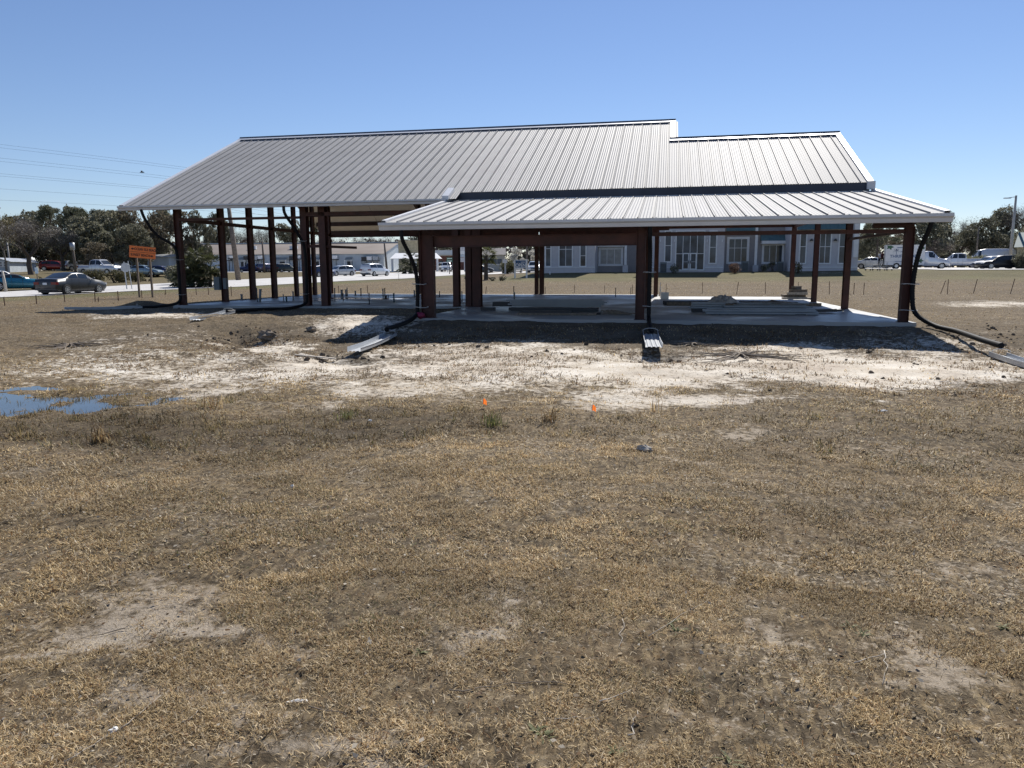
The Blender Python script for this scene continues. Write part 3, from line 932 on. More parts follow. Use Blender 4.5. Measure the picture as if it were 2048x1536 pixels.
M['shaded_sheet'] = mat('shaded_sheet_metal', (.27, .30, .33), .45, .15, .08, 3)  # darker copy of the sheet metal, shade under the roof put into its colour
W_, S_, D_ = M['wood'], M['shaded_sheet'], M['darkmetal']
lying('trim_bundle', [(-11.75, -8.35, -2.3, -2.0, .14, .40, .0), (-11.7, -8.4, -2.42, -2.32, .20, .38, .0), (-12.3, -11.6, -2.35, -2.05, .14, .30, 0, D_, 'wood_skid'),
                      (-11.6, -8.5, -2.9, -2.5, .02, .13, 0, D_, 'wood_skid'), (-12.6, -12.1, -2.9, -2.7, .02, .13, 0, D_, 'wood_skid')],
      S_, 'long grey sheet metal trim stacked on dark skids on the left half of the slab', 'metal bundle')
lying('plank_pile', [(-10.9, -8.4, -4.9, -4.5, .0, .07, .02, W_), (-10.6, -8.3, -4.4, -4.15, .0, .06, -.03, D_), (-10.8, -9.2, -4.75, -4.5, .07, .13, .03, D_)],
      W_, 'low dark planks lying in front of the left metal bundle', 'planks', part='plank')
q = MB()
for k in range(14):
    a = random.uniform(-.5, .5); x0 = -8.1 + random.uniform(-.3, .35); y0 = -4.2 + random.uniform(-.2, .2)
    q.bar((x0, y0, .03 + random.random() * .12), (x0 + math.cos(a) * .6, y0 + math.sin(a) * .4, .03), .05, .03)
tag(q.build('scrap_heap', W_), 'heap of dark wood scraps at the right end of the low planks', 'scrap pile')
lying('long_dark_beams', [(-6.35, -2.2, 2.7, 2.85, 0, .16, .0, D_), (-6.3, -1.2, 2.3, 2.45, 0, .14, .02, D_), (-6.2, -.4, 2.0, 2.1, .0, .12, .015, W_)],
      D_, 'long dark steel lengths lying on the slab behind the right porch', 'steel lengths', part='steel_length')
lying('trim_bundle', [(-5.0, -1.6, -3.9, -3.55, .02, .17, .02), (-4.95, -1.7, -3.52, -3.38, .05, .20, .02), (-5.5, -4.4, -2.4, -2.1, .12, .33, .05), (-4.3, -1.7, -2.55, -2.25, .10, .24, .03),
                      (-3.9, -1.6, -2.2, -2.05, .14, .32, .02), (-5.4, -4.9, -2.5, -2.2, .0, .12, 0, D_, 'wood_skid'), (-2.6, -2.2, -2.6, -2.2, .0, .1, 0, D_, 'wood_skid'),
                      (-4.6, -4.3, -3.9, -3.5, 0, .03, 0, D_, 'wood_skid'), (-2.3, -2.0, -3.9, -3.5, 0, .03, 0, D_, 'wood_skid')],
      S_, 'pale blue-grey folded sheet metal trim lying on the right half of the slab', 'metal bundle')
q = MB()
for k in range(9):
    q.bar((-2.0 + random.uniform(-.2, .2), -2.9 + random.uniform(-.3, .3), .06 + .04 * random.random()), (-.75 + random.uniform(-.3, .2), -2.3 + random.uniform(-.3, .3), .05 + .06 * random.random()), .05, .035)
tag(q.build('scrap_heap', D_), 'scatter of short dark metal offcuts right of the pale trim', 'scrap pile')


def crumple(name, c, r, m, lab, seed):
    q = MB(); nu, nv = 26, 14; rr = np.random.default_rng(seed)
    for j in range(nv):
        for i in range(nu):
            u = i / (nu - 1) * 2 - 1; v = j / (nv - 1) * 2 - 1
            x = u * r[0]; y = v * r[1]
            z = max(0, 1 - u * u) * max(0, 1 - v * v) * r[2] * (.25 + 1.5 * float(fbm(u * 3 + seed, v * 2, 1.0, 4, seed)) ** 1.6)
            q.v.append((c[0] + x, c[1] + y, c[2] + z + .02 * rr.random()))
    for j in range(nv - 1):
        for i in range(nu - 1):
            a = j * nu + i; q.f.append((a, a + 1, a + nu + 1, a + nu))
    return tag(q.build(name, m), lab, 'wrap' if 'plastic' in name else 'cloth')


crumple('plastic_wrap', (-4.35, -2.05, .28), (.55, .3, .34), M['plastic'], 'crumpled clear plastic wrap heaped on the right trim bundle', 4)
crumple('dark_tarp', (-2.9, -2.0, .26), (1.2, .25, .10), M['tarp'], 'dark tarp draped along the right trim bundle', 8)
lying('white_carton', [(-6.45, -6.1, 8.3, 8.6, 0, .32, .1, M['white'])], M['white'], 'white box standing near the middle posts at the rear', 'box', part='carton_side')
t = lying('wood_block_pile', [(-.75, .25, 9.2, 9.8, .08, .2, .1, W_), (-.55, .35, 9.1, 9.6, .2, .32, -.08, M['palewood']), (-.4, .3, 9.2, 9.7, .32, .45, .2, W_), (-.3, .05, 9.3, 9.6, .45, .6, .5, M['tarp']),
                              (-.8, .5, 8.9, 9.3, .0, .08, .04, M['palewood'])], W_, 'small pile of boards and blocks by the right rear post', 'wood pile', part='board')

# conduit and pipe stubs rising out of the slab: photo column, foot row, top row, diameter px, tint, label
STUBS = [(661.7, 596.7, 575.6, 2.6, 'pvcdark', 'dark conduit left of the red rear corner post foot'), (669.8, 601, 577, 2.2, 'pvcdark', 'dark conduit just right of the red rear corner post foot'),
         (683.6, 593, 580, 4.6, 'pvc', 'thick grey pipe stub, left of a close pair on the wet slab'), (686.5, 601, 587, 1.6, 'pvcdark', 'thin dark rod in front of the thick grey pipe stub'),
         (692, 592, 579.5, 3, 'pvc', 'medium grey pipe stub in the wet patch'), (694.8, 592, 576, 2, 'pvc', 'tall thin grey conduit beside the medium grey stub'),
         (711, 591, 582, 3, 'pvc', 'short grey stub alone near the bright rear slab edge'), (722, 591, 577, 2, 'pvcdark', 'tall dark conduit right of the short grey stub'),
         (738.8, 609, 586.6, 2, 'pvcdark', 'dark conduit nearest the front edge of the main slab'), (766.4, 598, 578, 2.6, 'pvc', 'left conduit of the close group by the puddle'),
         (770, 598, 577, 2, 'pvcdark', 'tall dark conduit in the close group by the puddle'), (772, 598, 591, 4, 'pvcdark', 'squat dark fitting at the foot of the puddle group'),
         (776.6, 598, 590.5, 1.6, 'pvcdark', 'short thin rod at the right of the puddle group'), (788, 604.5, 587, 3, 'pvcblue', 'blue-green pipe stub standing alone left of the porch'),
         (829, 594, 581, 3, 'pvc', 'grey stub beside the left porch drain pipe'), (879, 594.5, 582.7, 1.8, 'pvcdark', 'thin stub at the rear edge right of the porch corner post'),
         (924, 602.6, 583, 2.2, 'pvc', 'thin grey conduit between the inner posts'), (483.7, 599.7, 589.4, 4, 'pvc', 'short grey pipe stub between the left wall posts'),
         (515, 604, 577.4, 2, 'pvcdark', 'tall dark conduit right of the third wall post'), (519.5, 604, 580, 4.6, 'pvc', 'thick pale grey pipe leaning against the tall dark conduit'),
         (567.4, 604, 589.4, 2, 'pvc', 'slim grey stub left of a short blue one'), (573, 603.6, 593, 3.2, 'pvcblue', 'short blue pipe stub on the left part of the slab'),
         (586.8, 601, 584, 3, 'pvc', 'grey stub just left of the rear wall post'), (1028, 599, 573, 1.8, 'pvcdark', 'tall thin conduit behind the left metal bundle'),
         (1028.6, 600, 585, 3.2, 'pvc', 'short grey sleeve round the tall conduit behind the left bundle'), (1231, 594.5, 576, 1.6, 'pvcdark', 'thin rod at the rear slab edge left of the middle post'),
         (1321, 596, 578, 1.4, 'strap', 'thin white rod next to the white box')]
for px, yb, yt, w, mm, lab in STUBS:
    p = slabpt(px, yb); D = (p - Vector(CAM)).length
    h = (yb - yt) * D / F_PX; r = max(.012, w * D / F_PX / 2)
    lean = .12 if 'leaning' in lab else random.uniform(-.02, .02)
    q = MB().tube([(0, 0, 0), (lean * h * .5, 0, h * .5), (lean * h, 0, h)], [r, r, r], 9)
    q.tube([(lean * h, 0, h - .03), (lean * h, 0, h + .004)], r * 1.25, 9)
    q.tube([(0, 0, .001), (0, 0, .02)], r * 1.5, 9)
    o = q.build('pipe_stub', M[mm], None, True); o.location = p
    tag(o, lab + ', rising from the slab' if len(lab.split()) < 7 else lab, 'pipe stub', 'conduits and pipe stubs on the slab')

# ---------------------------------------------------------------- stakes, flags and debris on the ground
stake_me = None
STK = [(9.8, 611.5, 597), (73, 608, 593.5), (130, 604, 591), (190.4, 603.6, 587), (197, 603.3, 595), (237, 601.5, 584.5), (284, 596, 582), (330, 590, 580), (393, 590, 577), (417.5, 590, 575),
       (463, 592, 574), (626, 590, 575), (678, 588, 572), (735.6, 588.6, 571), (798, 560.5, 549), (971, 589, 573), (1090.6, 589, 573), (1149, 585.5, 570), (1209, 585, 571), (1265, 588, 569.5),
       (1332, 587, 568), (1405, 587, 566), (1472.8, 588, 565), (1531, 587.5, 566), (1596, 586, 566), (1658.8, 588, 565), (1707, 588.5, 568), (1727, 589.5, 568),
       (1880, 587.5, 565), (1894.5, 588.5, 563), (1946, 587, 563), (2020, 588, 563)]
for k, (px, yb, yt) in enumerate(STK):
    p = gnd(px, yb); D = (p - Vector(CAM)).length; h = (yb - yt) * D / F_PX
    lean = {1880: .32, 1946: .2, 2020: .2, 1472.8: .13, 330: .15, 971: .12}.get(px, random.uniform(-.05, .05))
    q = MB().bar((0, 0, -.1), (lean * h, 0, h), .035, .028).bar((lean * h * .75 - .03, 0, h * .75), (lean * h * .75 + .03, 0, h * .75), .012, .012)
    o = q.build('fence_stake', M['rust']); o.location = p
    n1 = sum(1 for q_ in STK if q_[0] <= px and q_[0] < 350) ; n2 = sum(1 for q_ in STK if 350 < q_[0] <= px and q_[0] < 760); n3 = sum(1 for q_ in STK if 800 < q_[0] <= px and q_[0] < 1800)
    ORD = ['', 'first', 'second', 'third', 'fourth', 'fifth', 'sixth', 'seventh', 'eighth', 'ninth', 'tenth', 'eleventh', 'twelfth', 'thirteenth', 'fourteenth', 'fifteenth']
    if px < 350: lab = ORD[n1] + ' from the left of the short dark stakes before the road'
    elif px == 798: lab = 'single dark stake at the far road edge beyond the slab'
    elif px == 1880: lab = 'strongly leaning rusty stake right of the right porch post'
    elif px == 1894.5: lab = 'upright rusty stake beside the strongly leaning one'
    elif px > 1900: lab = ('rightmost leaning rusty stake at the picture edge' if px > 2000 else 'leaning rusty stake in the field below the dark crossover car')
    elif px < 760: lab = ORD[n2] + ' from the left of the thin stakes between slab and road'
    else: lab = ORD[n3] + ' from the left of the thin rusty stakes between slab and shop'
    tag(o, lab, 'stake', 'thin stakes along the edge of the lot')
for px, py, top, lab in ((965, 817, 804, 'orange marker flag left of the green tuft in the wet grass'), (1183, 830, 815, 'orange marker flag to the right of the dark weed')):
    p = gnd(px, py, GD)
    t = thing('marker_flag', lab, 'flag', p, random.uniform(-.2, .2), 'orange marker flags in the grass')
    MB().tube([(0, 0, -.05), (.01, 0, .13)], .003, 5).build('wire_stem', M['galv'], t)
    q = MB(); n = 6
    for i in range(n):
        u = i / (n - 1)
        for v in (0, 1):
            q.v.append((.005 + u * .05, .014 * math.sin(u * 5), .055 + v * .062 - u * u * .012 + (.01 * v * math.sin(u * 4))))
    for i in range(n - 1): q.f.append((2 * i, 2 * i + 2, 2 * i + 3, 2 * i + 1))
    q.build('flag_cloth', M['flag'], t)


def chunk(px, py, r, m, name, lab, cat, seed, rz=0.):
    p = gnd(px, py, GD)
    o = MB().blob((0, 0, r[2] * .6), r, seed, 12, 7, .35).build(name, m, None, False)
    o.location = p; o.rotation_euler = (0, 0, rz)
    return tag(o, lab, cat)


chunk(1290, 902, (.085, .04, .035), M['palewood'], 'wood_chunk', 'pale rotten wood chunk alone on the brown grass in mid lawn', 'wood chunk', 3, -.45)
chunk(1765, 823, (.07, .02, .014), M['litter'], 'paper_scrap', 'white scrap lying in the dark grass right of centre', 'litter', 5, .5)
chunk(740, 842, (.022, .016, .012), M['litter'], 'paper_scrap', 'small white scrap in the dark wet grass left of the green tuft', 'litter', 6)
chunk(585, 975, (.014, .012, .015), M['litter'], 'paper_scrap', 'tiny white scrap in the left lawn', 'litter', 7)
chunk(596, 1404, (.04, .009, .006), M['litter'], 'paper_scrap', 'thin white strip of litter in the near foreground', 'litter', 8, .3)
chunk(228, 1462, (.016, .012, .008), M['litter'], 'paper_scrap', 'white curled scrap at the lower left', 'litter', 9, .8)
chunk(622, 663, (.16, .1, .09), M['wood'], 'dirt_clod', 'dark clod of dirt on the pale sand under the eave edge', 'clod', 10)
chunk(535, 680, (.28, .16, .16), M['wood'], 'dirt_clod', 'dark clod at the edge of the washed-out gully', 'clod', 12)
for a_, b_, lab in (((590, 713), (672, 722), 'pale board lying on the sand left of the sunlit trough'), ((600, 711), (655, 724), 'narrow board crossing under the pale board on the sand')):
    p = gnd(*a_, GD); q_ = gnd(*b_, GD)
    MBo = MB().bar(p + Vector((0, 0, .04)), q_ + Vector((0, 0, .05)), .09, .02)
    tag(MBo.build('board', M['palewood']), lab, 'board')
STICKS = [((1709, 1332), (1774, 1307), .006, 'pale'), ((1774, 1307), (1769, 1372), .005, 'pale'), ((1259, 1480), (1279, 1425), .006, 'pale'), ((1204, 1407), (1259, 1385), .005, 'pale'), ((900, 1384), (1030, 1369), .006, 'dark'),
          ((125, 1532), (240, 1462), .004, 'pale'), ((240, 1462), (322, 1392), .004, 'pale'), ((370, 1448), (418, 1405), .004, 'pale'), ((1300, 1275), (1420, 1200), .004, 'pale'), ((1245, 1240), (1240, 1300), .004, 'pale'), ((620, 1418), (700, 1436), .005, 'dark'),
          ((870, 1145), (930, 1140), .008, 'dark'), ((1780, 1275), (1810, 1268), .007, 'dark'), ((1024, 1368), (1150, 1372), .005, 'dark'), ((250, 1260), (160, 1280), .006, 'dark'), ((1110, 1440), (1200, 1440), .004, 'pale')]
SLAB = ['pale bent twig pointing left, upper arm of the forked pair at lower right', 'pale twig pointing at the camera, lower arm of the forked pair at lower right', 'pale upright twig near the bottom edge right of centre', 'short pale twig left of the upright one near the bottom edge',
        'long dark stick lying across the lower middle of the lawn', 'pale runner twig leading out of the bottom edge at lower left', 'pale runner twig beyond the white curled scrap at lower left', 'pale twig between the sand patch and the thin white litter strip',
        'long pale curved twig slanting up in the right foreground', 'short pale twig pointing at the camera below the long curved one', 'dark stick touching the thin white litter strip', 'short dark stick alone in the middle lawn', 'small dark stick beside the sandy patch at right',
        'thin dark stick right of the long dark one in the lower middle', 'dark stick on the big sandy patch at lower left', 'thin pale twig lying level just above the bottom middle edge']
for k, (a_, b_, r, c) in enumerate(STICKS):
    p = gnd(*a_, GD); q_ = gnd(*b_, GD); pts = []
    for i in range(7):
        t = i / 6; w = p.lerp(q_, t); w += Vector((random.uniform(-.012, .012), random.uniform(-.012, .012), 0)); w.z = float(GD(w.x, w.y)) + r + .006; r = r * (.92 if i else .6); pts.append(w)
    o = MB().tube(pts, [r * (1.2 - .7 * i / 6) for i in range(7)], 6).build('stick', M['palewood' if c == 'pale' else 'wood'], None, True)
    tag(o, SLAB[k], 'stick', 'sticks and twigs on the foreground lawn')


def roots(px, py, r, n, seed, lab):
    rr = random.Random(seed); c = gnd(px, py, GD); q = MB()
    for k in range(n):
        a = rr.random() * 2 * PI; p = Vector((0, 0, .05)); pts = [p.copy()]
        for i in range(8):
            a += rr.uniform(-.5, .5); p = p + Vector((math.cos(a), math.sin(a), 0)) * r / 8
            z = float(GD(c.x + p.x, c.y + p.y)) - c.z
            pts.append(Vector((p.x, p.y, z + .015 + .05 * max(0, 1 - i / 3) * rr.random())))
        q.tube(pts, [.016 * (1.1 - i / 9) for i in range(9)], 5)
    o = q.build('dead_weed', M['wood'], None, True); o.location = c
    return tag(o, lab, 'dead weed')


roots(1480, 712, 1.5, 22, 1, 'sprawling dead runner weed on the white sand right of the middle trough')
roots(140, 692, .9, 26, 2, 'tangled dead twigs heap on the brown dirt at left')
roots(1390, 690, 1.0, 12, 5, 'flat dead weed at the shade edge in front of the porch')

# ---------------------------------------------------------------- signs, poles, wires
def pole(px, D, ytop, r, m, lab, cat='utility pole', name='utility_pole', lean=0., ybase=None):
    p = atd(px, D); h = pxz(ytop, D, px) - p.z
    t = thing(name, lab, cat, p)
    MB().tube([(0, 0, -.3), (lean * .5 * h, 0, h * .5), (lean * h, 0, h)], [r * 1.25, r * 1.1, r * .8], 10).build('shaft', m, t, True)
    return t, h


t, h = pole(476, 86, 395, .24, M['pole'], 'leaning wooden utility pole seen between the left wall posts', lean=-.085)
MB().bar((-.085 * h - 1.1, 0, h - .35), (-.085 * h + 1.1, 0, h - .35), .1, .12).build('crossarm', M['pole'], t)
pole(529, 150, 475, .16, M['pole'], 'thin utility pole in front of the long warehouse', lean=-.03)
t, h = pole(774, 160, 486, .2, M['pole'], 'dark slanting pole before the right end of the warehouse', lean=-.07)
t, h = pole(151, 95, 484, .13, M['pole'], 'thin pole with grey transformer in front of the dark left trees', lean=-.03)
MB().tube([(.02, -.2, h - 1.0), (.02, -.2, h - .1)], .28, 10).build('transformer', M['galv'], t, True)
pole(21, 100, 485, .1, M['concrete_post'], 'slim pale pole beside the white house at the left edge', lean=-.02)
pole(8, 56, 542, .09, M['palewood'], 'short bleached wooden post in front of the teal car', 'post', 'wooden_post', lean=-.1)
pole(1950, 118, 455, .12, M['pole'], 'dark slim pole among the right hand trees')
pole(1054, 110, 470, .14, M['pole'], 'slim pole among the white blossom trees')
t, h = pole(2018, 92, 391, .15, M['concrete_post'], 'tall pale parking lot lamp pole at the right', 'lamp pole', 'lot_lamp')
MB().bar((0, 0, h - .15), (-.8, 0, h - .25), .07, .07).build('arm', M['galv'], t)
MB().box(-1.3, -.55, -.16, .16, h - .34, h - .24).build('lamp_head', M['galv'], t)
pole(2006, 140, 455, .13, M['concrete_post'], 'slender street lamp pole before the dark right trees', 'lamp pole', 'lot_lamp')

WIRES = [((0, 285), (420, 338)), ((0, 292), (410, 341)), ((0, 313), (385, 356)), ((0, 320), (380, 360)), ((0, 345), (350, 377)), ((0, 350), (345, 380)), ((0, 376), (300, 397)), ((0, 399), (280, 413))]
for k, (a_, b_) in enumerate(WIRES):
    D0, D1 = 92, 135
    s_ = (b_[1] - a_[1]) / (b_[0] - a_[0])
    pts = []
    for i in range(13):
        t_ = i / 12; px = -900 + t_ * 1600; D = D0 * 60 / (60 + (px) * .02)
        pyv = a_[1] + s_ * px + .00003 * (px - 200) ** 2 * (1 if px > 200 else .3)
        p = atd(px, D0 + 22 * t_); pts.append((p.x, p.y, pxz(pyv, D0 + 22 * t_, px)))
    o = MB().tube(pts, .010, 4, False).build('power_line', M['darkmetal'])
    names = ['topmost', 'second highest', 'third', 'fourth', 'fifth', 'sixth', 'seventh, single', 'lowest, single']
    tag(o, names[k] + ' thin power line crossing the sky at upper left', 'power line', 'power lines at upper left')
for a_, b_, lab in (((466, 418), (560, 436), 'upper thin service wire under the left eave'), ((500, 416), (640, 440), 'lower thin service wire under the left eave')):
    pts = []
    for i in range(5):
        px = a_[0] + (b_[0] - a_[0]) * i / 4; p = atd(px, 84 + i * 8); pts.append((p.x, p.y, pxz(a_[1] + (b_[1] - a_[1]) * i / 4, 84 + i * 8, px)))
    tag(MB().tube(pts, .014, 4, False).build('service_wire', M['darkmetal']), lab, 'power line')

# orange detour sign
D = 45.; pc = atd(288, D); sc_ = D / F_PX
zt = pxz(493, D, 288); zb = pxz(516.5, D, 288); wsg = 50.5 * sc_
face = math.radians(14)
t = thing('detour_sign', 'orange two-line beach detour sign on two posts beside the road', 'road sign', pc, face)
for dx, yb in ((-13 * sc_, 591), (12.5 * sc_, 597)):
    MB().box(dx - .05, dx + .05, -.02, .08, -.45 if yb > 592 else -.3, zt - pc.z - .06).build('post', M['wood'], t)
tilt = math.radians(-5.5)
zm = (zt + zb) / 2 - pc.z
pn = MB().box(-wsg / 2, wsg / 2, -.035, -.022, -(zt - zb) / 2, (zt - zb) / 2).build('sign_panel', M['orange'], t)
pn.location = (0, 0, zm); pn.rotation_euler = (0, tilt, 0)
pn.rotation_euler = (0, -tilt, 0)
MB().box(-wsg / 2 + .02, wsg / 2 - .02, -.04, -.036, -.008, .008).build('divider', M['blackink'], pn)
R90 = (PI / 2, 0, 0)
text('lettering', 'OCEAN ISLE BEACH', .205, M['blackink'], pn, (.19, -.039, .165), R90, .002, .72)
text('lettering', 'SUNSET BEACH', .205, M['blackink'], pn, (-.12, -.039, -.175), R90, .002, .78)
for cx, cz, sg in ((-.56, .165, -1), (.53, -.175, 1)):
    MB().add([(cx + sg * .11, -.04, cz), (cx, -.04, cz + .07), (cx, -.04, cz + .025), (cx - sg * .10, -.04, cz + .025), (cx - sg * .10, -.04, cz - .025), (cx, -.04, cz - .025), (cx, -.04, cz - .07)],
             [(0, 1, 2, 3, 4, 5, 6)]).build('arrow', M['blackink'], pn)

# back of a stop sign, small tag sign
D = 60.; pc = atd(251, D); zc = pxz(535, D, 251) - pc.z
t = thing('stop_sign', 'back of a pale octagonal stop sign beyond the road', 'road sign', pc, .3)
q = MB().extrude([(.38 * math.cos(PI / 8 + k * PI / 4), 0, zc + .38 * math.sin(PI / 8 + k * PI / 4)) for k in range(8)], (0, -.01, 0), (0, .01, 0), True, True)
q.build('sign_plate', M['galv'], t)
MB().bar((-.02, .04, -.2), (-.1, .04, zc + .45), .07, .05, (0, 1, 0)).build('post', M['galv'], t)
MB().bar((.35, .1, -.2), (.2, .1, zc + .5), .05, .05, (0, 1, 0)).build('post', M['galv'], t)
D = 62.; pc = atd(73, D); zc = pxz(541, D, 73) - pc.z
t = thing('tag_sign', 'small white upright sign on a post behind the teal car', 'road sign', pc, .5)
MB().box(-.12, .12, -.03, -.015, zc - .25, zc + .25).build('sign_plate', M['white'], t)
MB().box(-.03, .03, -.012, .03, -.2, zc + .2).build('post', M['pole'], t)

# blue OPEN sign
D = 83.; pc = atd(1041.5, D); s = D / F_PX
zz = lambda y: pxz(y, D, 1041) - pc.z
t = thing('open_sign', 'blue OPEN board between two white posts at the forecourt', 'sign', pc, -.1)
MB().box(-11 * s, 11 * s, -.05, .05, zz(535), zz(521)).build('sign_board', M['blue_sign'], t)
for dx in (-12 * s, 12 * s): MB().box(dx - .075, dx + .075, -.09, .09, -.3, zz(518.5 if dx > 0 else 519.5)).build('post', M['white'], t)
MB().box(-11 * s, 11 * s, -.07, .07, zz(521), zz(519.6)).build('rail', M['white'], t)
MB().box(-11 * s, 11 * s, -.07, .07, zz(536.4), zz(535)).build('rail', M['white'], t)
text('lettering', 'OPEN', .56, M['white'], t, (-.0, -.056, zz(531)), R90, .004, .80)
text('lettering', "WE'RE", .17, M['white'], t, (.26, -.056, zz(524.6)), R90, .004)
text('lettering', 'YES', .2, M['ac'], t, (-.3, -.056, zz(524.6)), R90, .004)

# green street guide signs, pole sign, back of a white board
D = 140.; pc = atd(900, D); s = D / F_PX; zz = lambda y, px=900: pxz(y, D, px) - pc.z
t = thing('guide_sign', 'green two-panel road guide sign past the white porch', 'road sign', pc)
for y0, y1 in ((515, 519), (520, 524)):
    MB().box(-6.5 * s, 7 * s, -.04, .04, zz(y1), zz(y0)).build('sign_panel', M['green_sign'], t)
    MB().box(-5 * s, 4.5 * s, -.05, -.042, (zz(y1) + zz(y0)) / 2 - .06, (zz(y1) + zz(y0)) / 2 + .06).build('legend', M['white'], t)
for dx in (-5, 5.5): MB().box(dx * s - .06, dx * s + .06, .045, .12, -.2, zz(515)).build('post', M['galv'], t)
D = 150.; pc = atd(924, D); s = D / F_PX; zz = lambda y: pxz(y, D, 924) - pc.z
t = thing('shop_pylon_sign', 'tall pale roadside shop sign with stacked panels behind the inner posts', 'sign', pc)
for y0, y1, m in ((494, 502, 'siding'), (502.5, 508, 'white'), (510, 514, 'bluewall'), (515, 524, 'siding')):
    MB().box(-7 * s, 8 * s, -.15, .15, zz(y1), zz(y0)).build('sign_panel', M[m], t)
for dx in (-5, 6): MB().box(dx * s - .15, dx * s + .15, -.12, .12, -.2, zz(494)).build('post', M['siding'], t)
D = 100.; pc = atd(1010, D); s = D / F_PX; zz = lambda y: pxz(y, D, 1010) - pc.z
t = thing('white_board_sign', 'small white sign board before the green bush', 'sign', pc)
MB().box(-4.5 * s, 4.5 * s, -.04, .04, zz(526), zz(519)).build('sign_panel', M['white'], t)
MB().box(-.1, .1, .045, .2, -.2, zz(524)).build('post', M['galv'], t)
pole(899, 118, 528, .06, M['darkmetal'], 'thin dark post at the road edge in front of the white pickup', 'post', 'marker_post')

# ---------------------------------------------------------------- the shop behind the lot
YS = 62.0


def wx(px, y=YS, py=520): return float(onplane_y(px, py, y)[0])
def wz(py, px=1400, y=YS): return float(onplane_y(px, py, y)[2])


shop = thing('shop_building', 'long grey lavender shop front with tall windows and teal awnings behind the frame building', 'building')


def wall(px0, px1, y, top, m, yb=80., z0=.3):
    return MB().box(wx(px0, y), wx(px1, y), y, yb, z0, top).build('wall', M[m], shop)


def window(px0, px1, py0, py1, y, nx_=1, ny_=2, split=None, m='window', name='window', fr=.07):
    c = (px0 + px1) / 2
    x0, x1 = wx(px0, y), wx(px1, y); z0, z1 = wz(py1, c, y), wz(py0, c, y)
    w = MB().box(x0, x1, y - .03, y + .02, z0, z1).build(name, M[m], shop)
    q = MB()
    for a in (x0, x1): q.box(a - fr, a + fr, y - .09, y - .032, z0 - fr, z1 + fr)
    for a in (z0, z1): q.box(x0 + fr, x1 - fr, y - .088, y - .034, a - fr, a + fr)
    q.build('frame', M['white'], w)
    q = MB()
    for i in range(1, nx_):
        a = x0 + (x1 - x0) * i / nx_; q.box(a - .03, a + .03, y - .07, y - .031, z0 + fr, z1 - fr)
    for i in range(1, ny_):
        a = z0 + (z1 - z0) * (split if split and ny_ == 2 else i / ny_); q.box(x0 + fr, x1 - fr, y - .068, y - .033, a - .03, a + .03)
    if q.v: q.build('mullion', M['white'], w)
    return w


TOP = 9.2
YR = 66.0
wall(1086, 1190, YS, TOP, 'siding'); wall(1190, 1300, YR, 7.2, 'stucco', 80); wall(1300, 1448, YS, TOP, 'siding')
wall(1448, 1582, YR, 6.6, 'stucco'); wall(1578, 1716, YS, TOP, 'siding')
for a, c in ((1087, 1190), (1301, 1350), (1410, 1447), (1579, 1715)):
    MB().box(wx(a), wx(c), YS - .06, YS - .004, .3, wz(535, a)).build('wainscot', M['siding'], shop)
    MB().box(wx(a), wx(c), YS - .12, YS - .064, wz(535.6, a), wz(534, a)).build('sill_course', M['white'], shop)
# board and batten lines
for a, c, n_ in ((1088, 1189, 26), (1301, 1447, 34), (1580, 1715, 32)):
    q = MB()
    for i in range(n_):
        xx = wx(a) + (wx(c) - wx(a)) * i / (n_ - 1); q.box(xx - .02, xx + .02, YS - .02, YS - .001, 1.9, TOP - .2)
    q.build('batten', M['siding'], shop)
window(1091, 1102, 468, 533, YS, 1, 2, .55); window(1118, 1145, 468, 533, YS, 2, 2, .53); window(1160, 1172, 468, 533, YS, 1, 3)
window(1199, 1244, 497, 530, YR, 3, 1, m='interior', fr=.13)
MB().box(wx(1195, YR), wx(1248, YR), YR - .5, YR - .01, wz(494, 1220, YR), wz(489, 1220, YR)).build('awning_head', M['white'], shop)
window(1329, 1342, 462, 524, YS, 1, 2, .53); window(1418, 1432, 462, 527, YS, 1, 2, .5)
# glazed entrance
e = window(1351, 1408, 462, 540, YS, 4, 2, .42, name='entrance_glazing')
for px0, px1 in ((1365, 1378), (1380, 1393)):
    d = MB().box(wx(px0), wx(px1), YS - .13, YS - .095, wz(540, 1380), wz(506, 1380)).build('door', M['white'], shop)
    MB().box(wx(px0 + 2), wx(px1 - 2), YS - .145, YS - .132, wz(537, 1380), wz(508, 1380)).build('door_pane', M['window'], d)
    MB().box(wx(px0 + 2), wx(px1 - 2), YS - .155, YS - .147, wz(524, 1380), wz(523, 1380)).build('push_bar', M['galv'], d)
    hx = wx(px1 - 1 if px0 < 1370 else px0 + 1)
    MB().box(hx - .03, hx + .03, YS - .2, YS - .14, wz(527, 1380), wz(521, 1380)).build('handle', M['darkmetal'], d)
window(1455, 1495, 476, 526, YR, 3, 2, .6, m='window', fr=.14)
window(1525, 1565, 489, 526, YR, 3, 1, m='window', fr=.12)
window(1598, 1611, 462, 527, YS, 1, 2, .52); window(1637, 1660, 462, 527, YS, 2, 2, .52); window(1676, 1692, 462, 527, YS, 1, 2, .52)
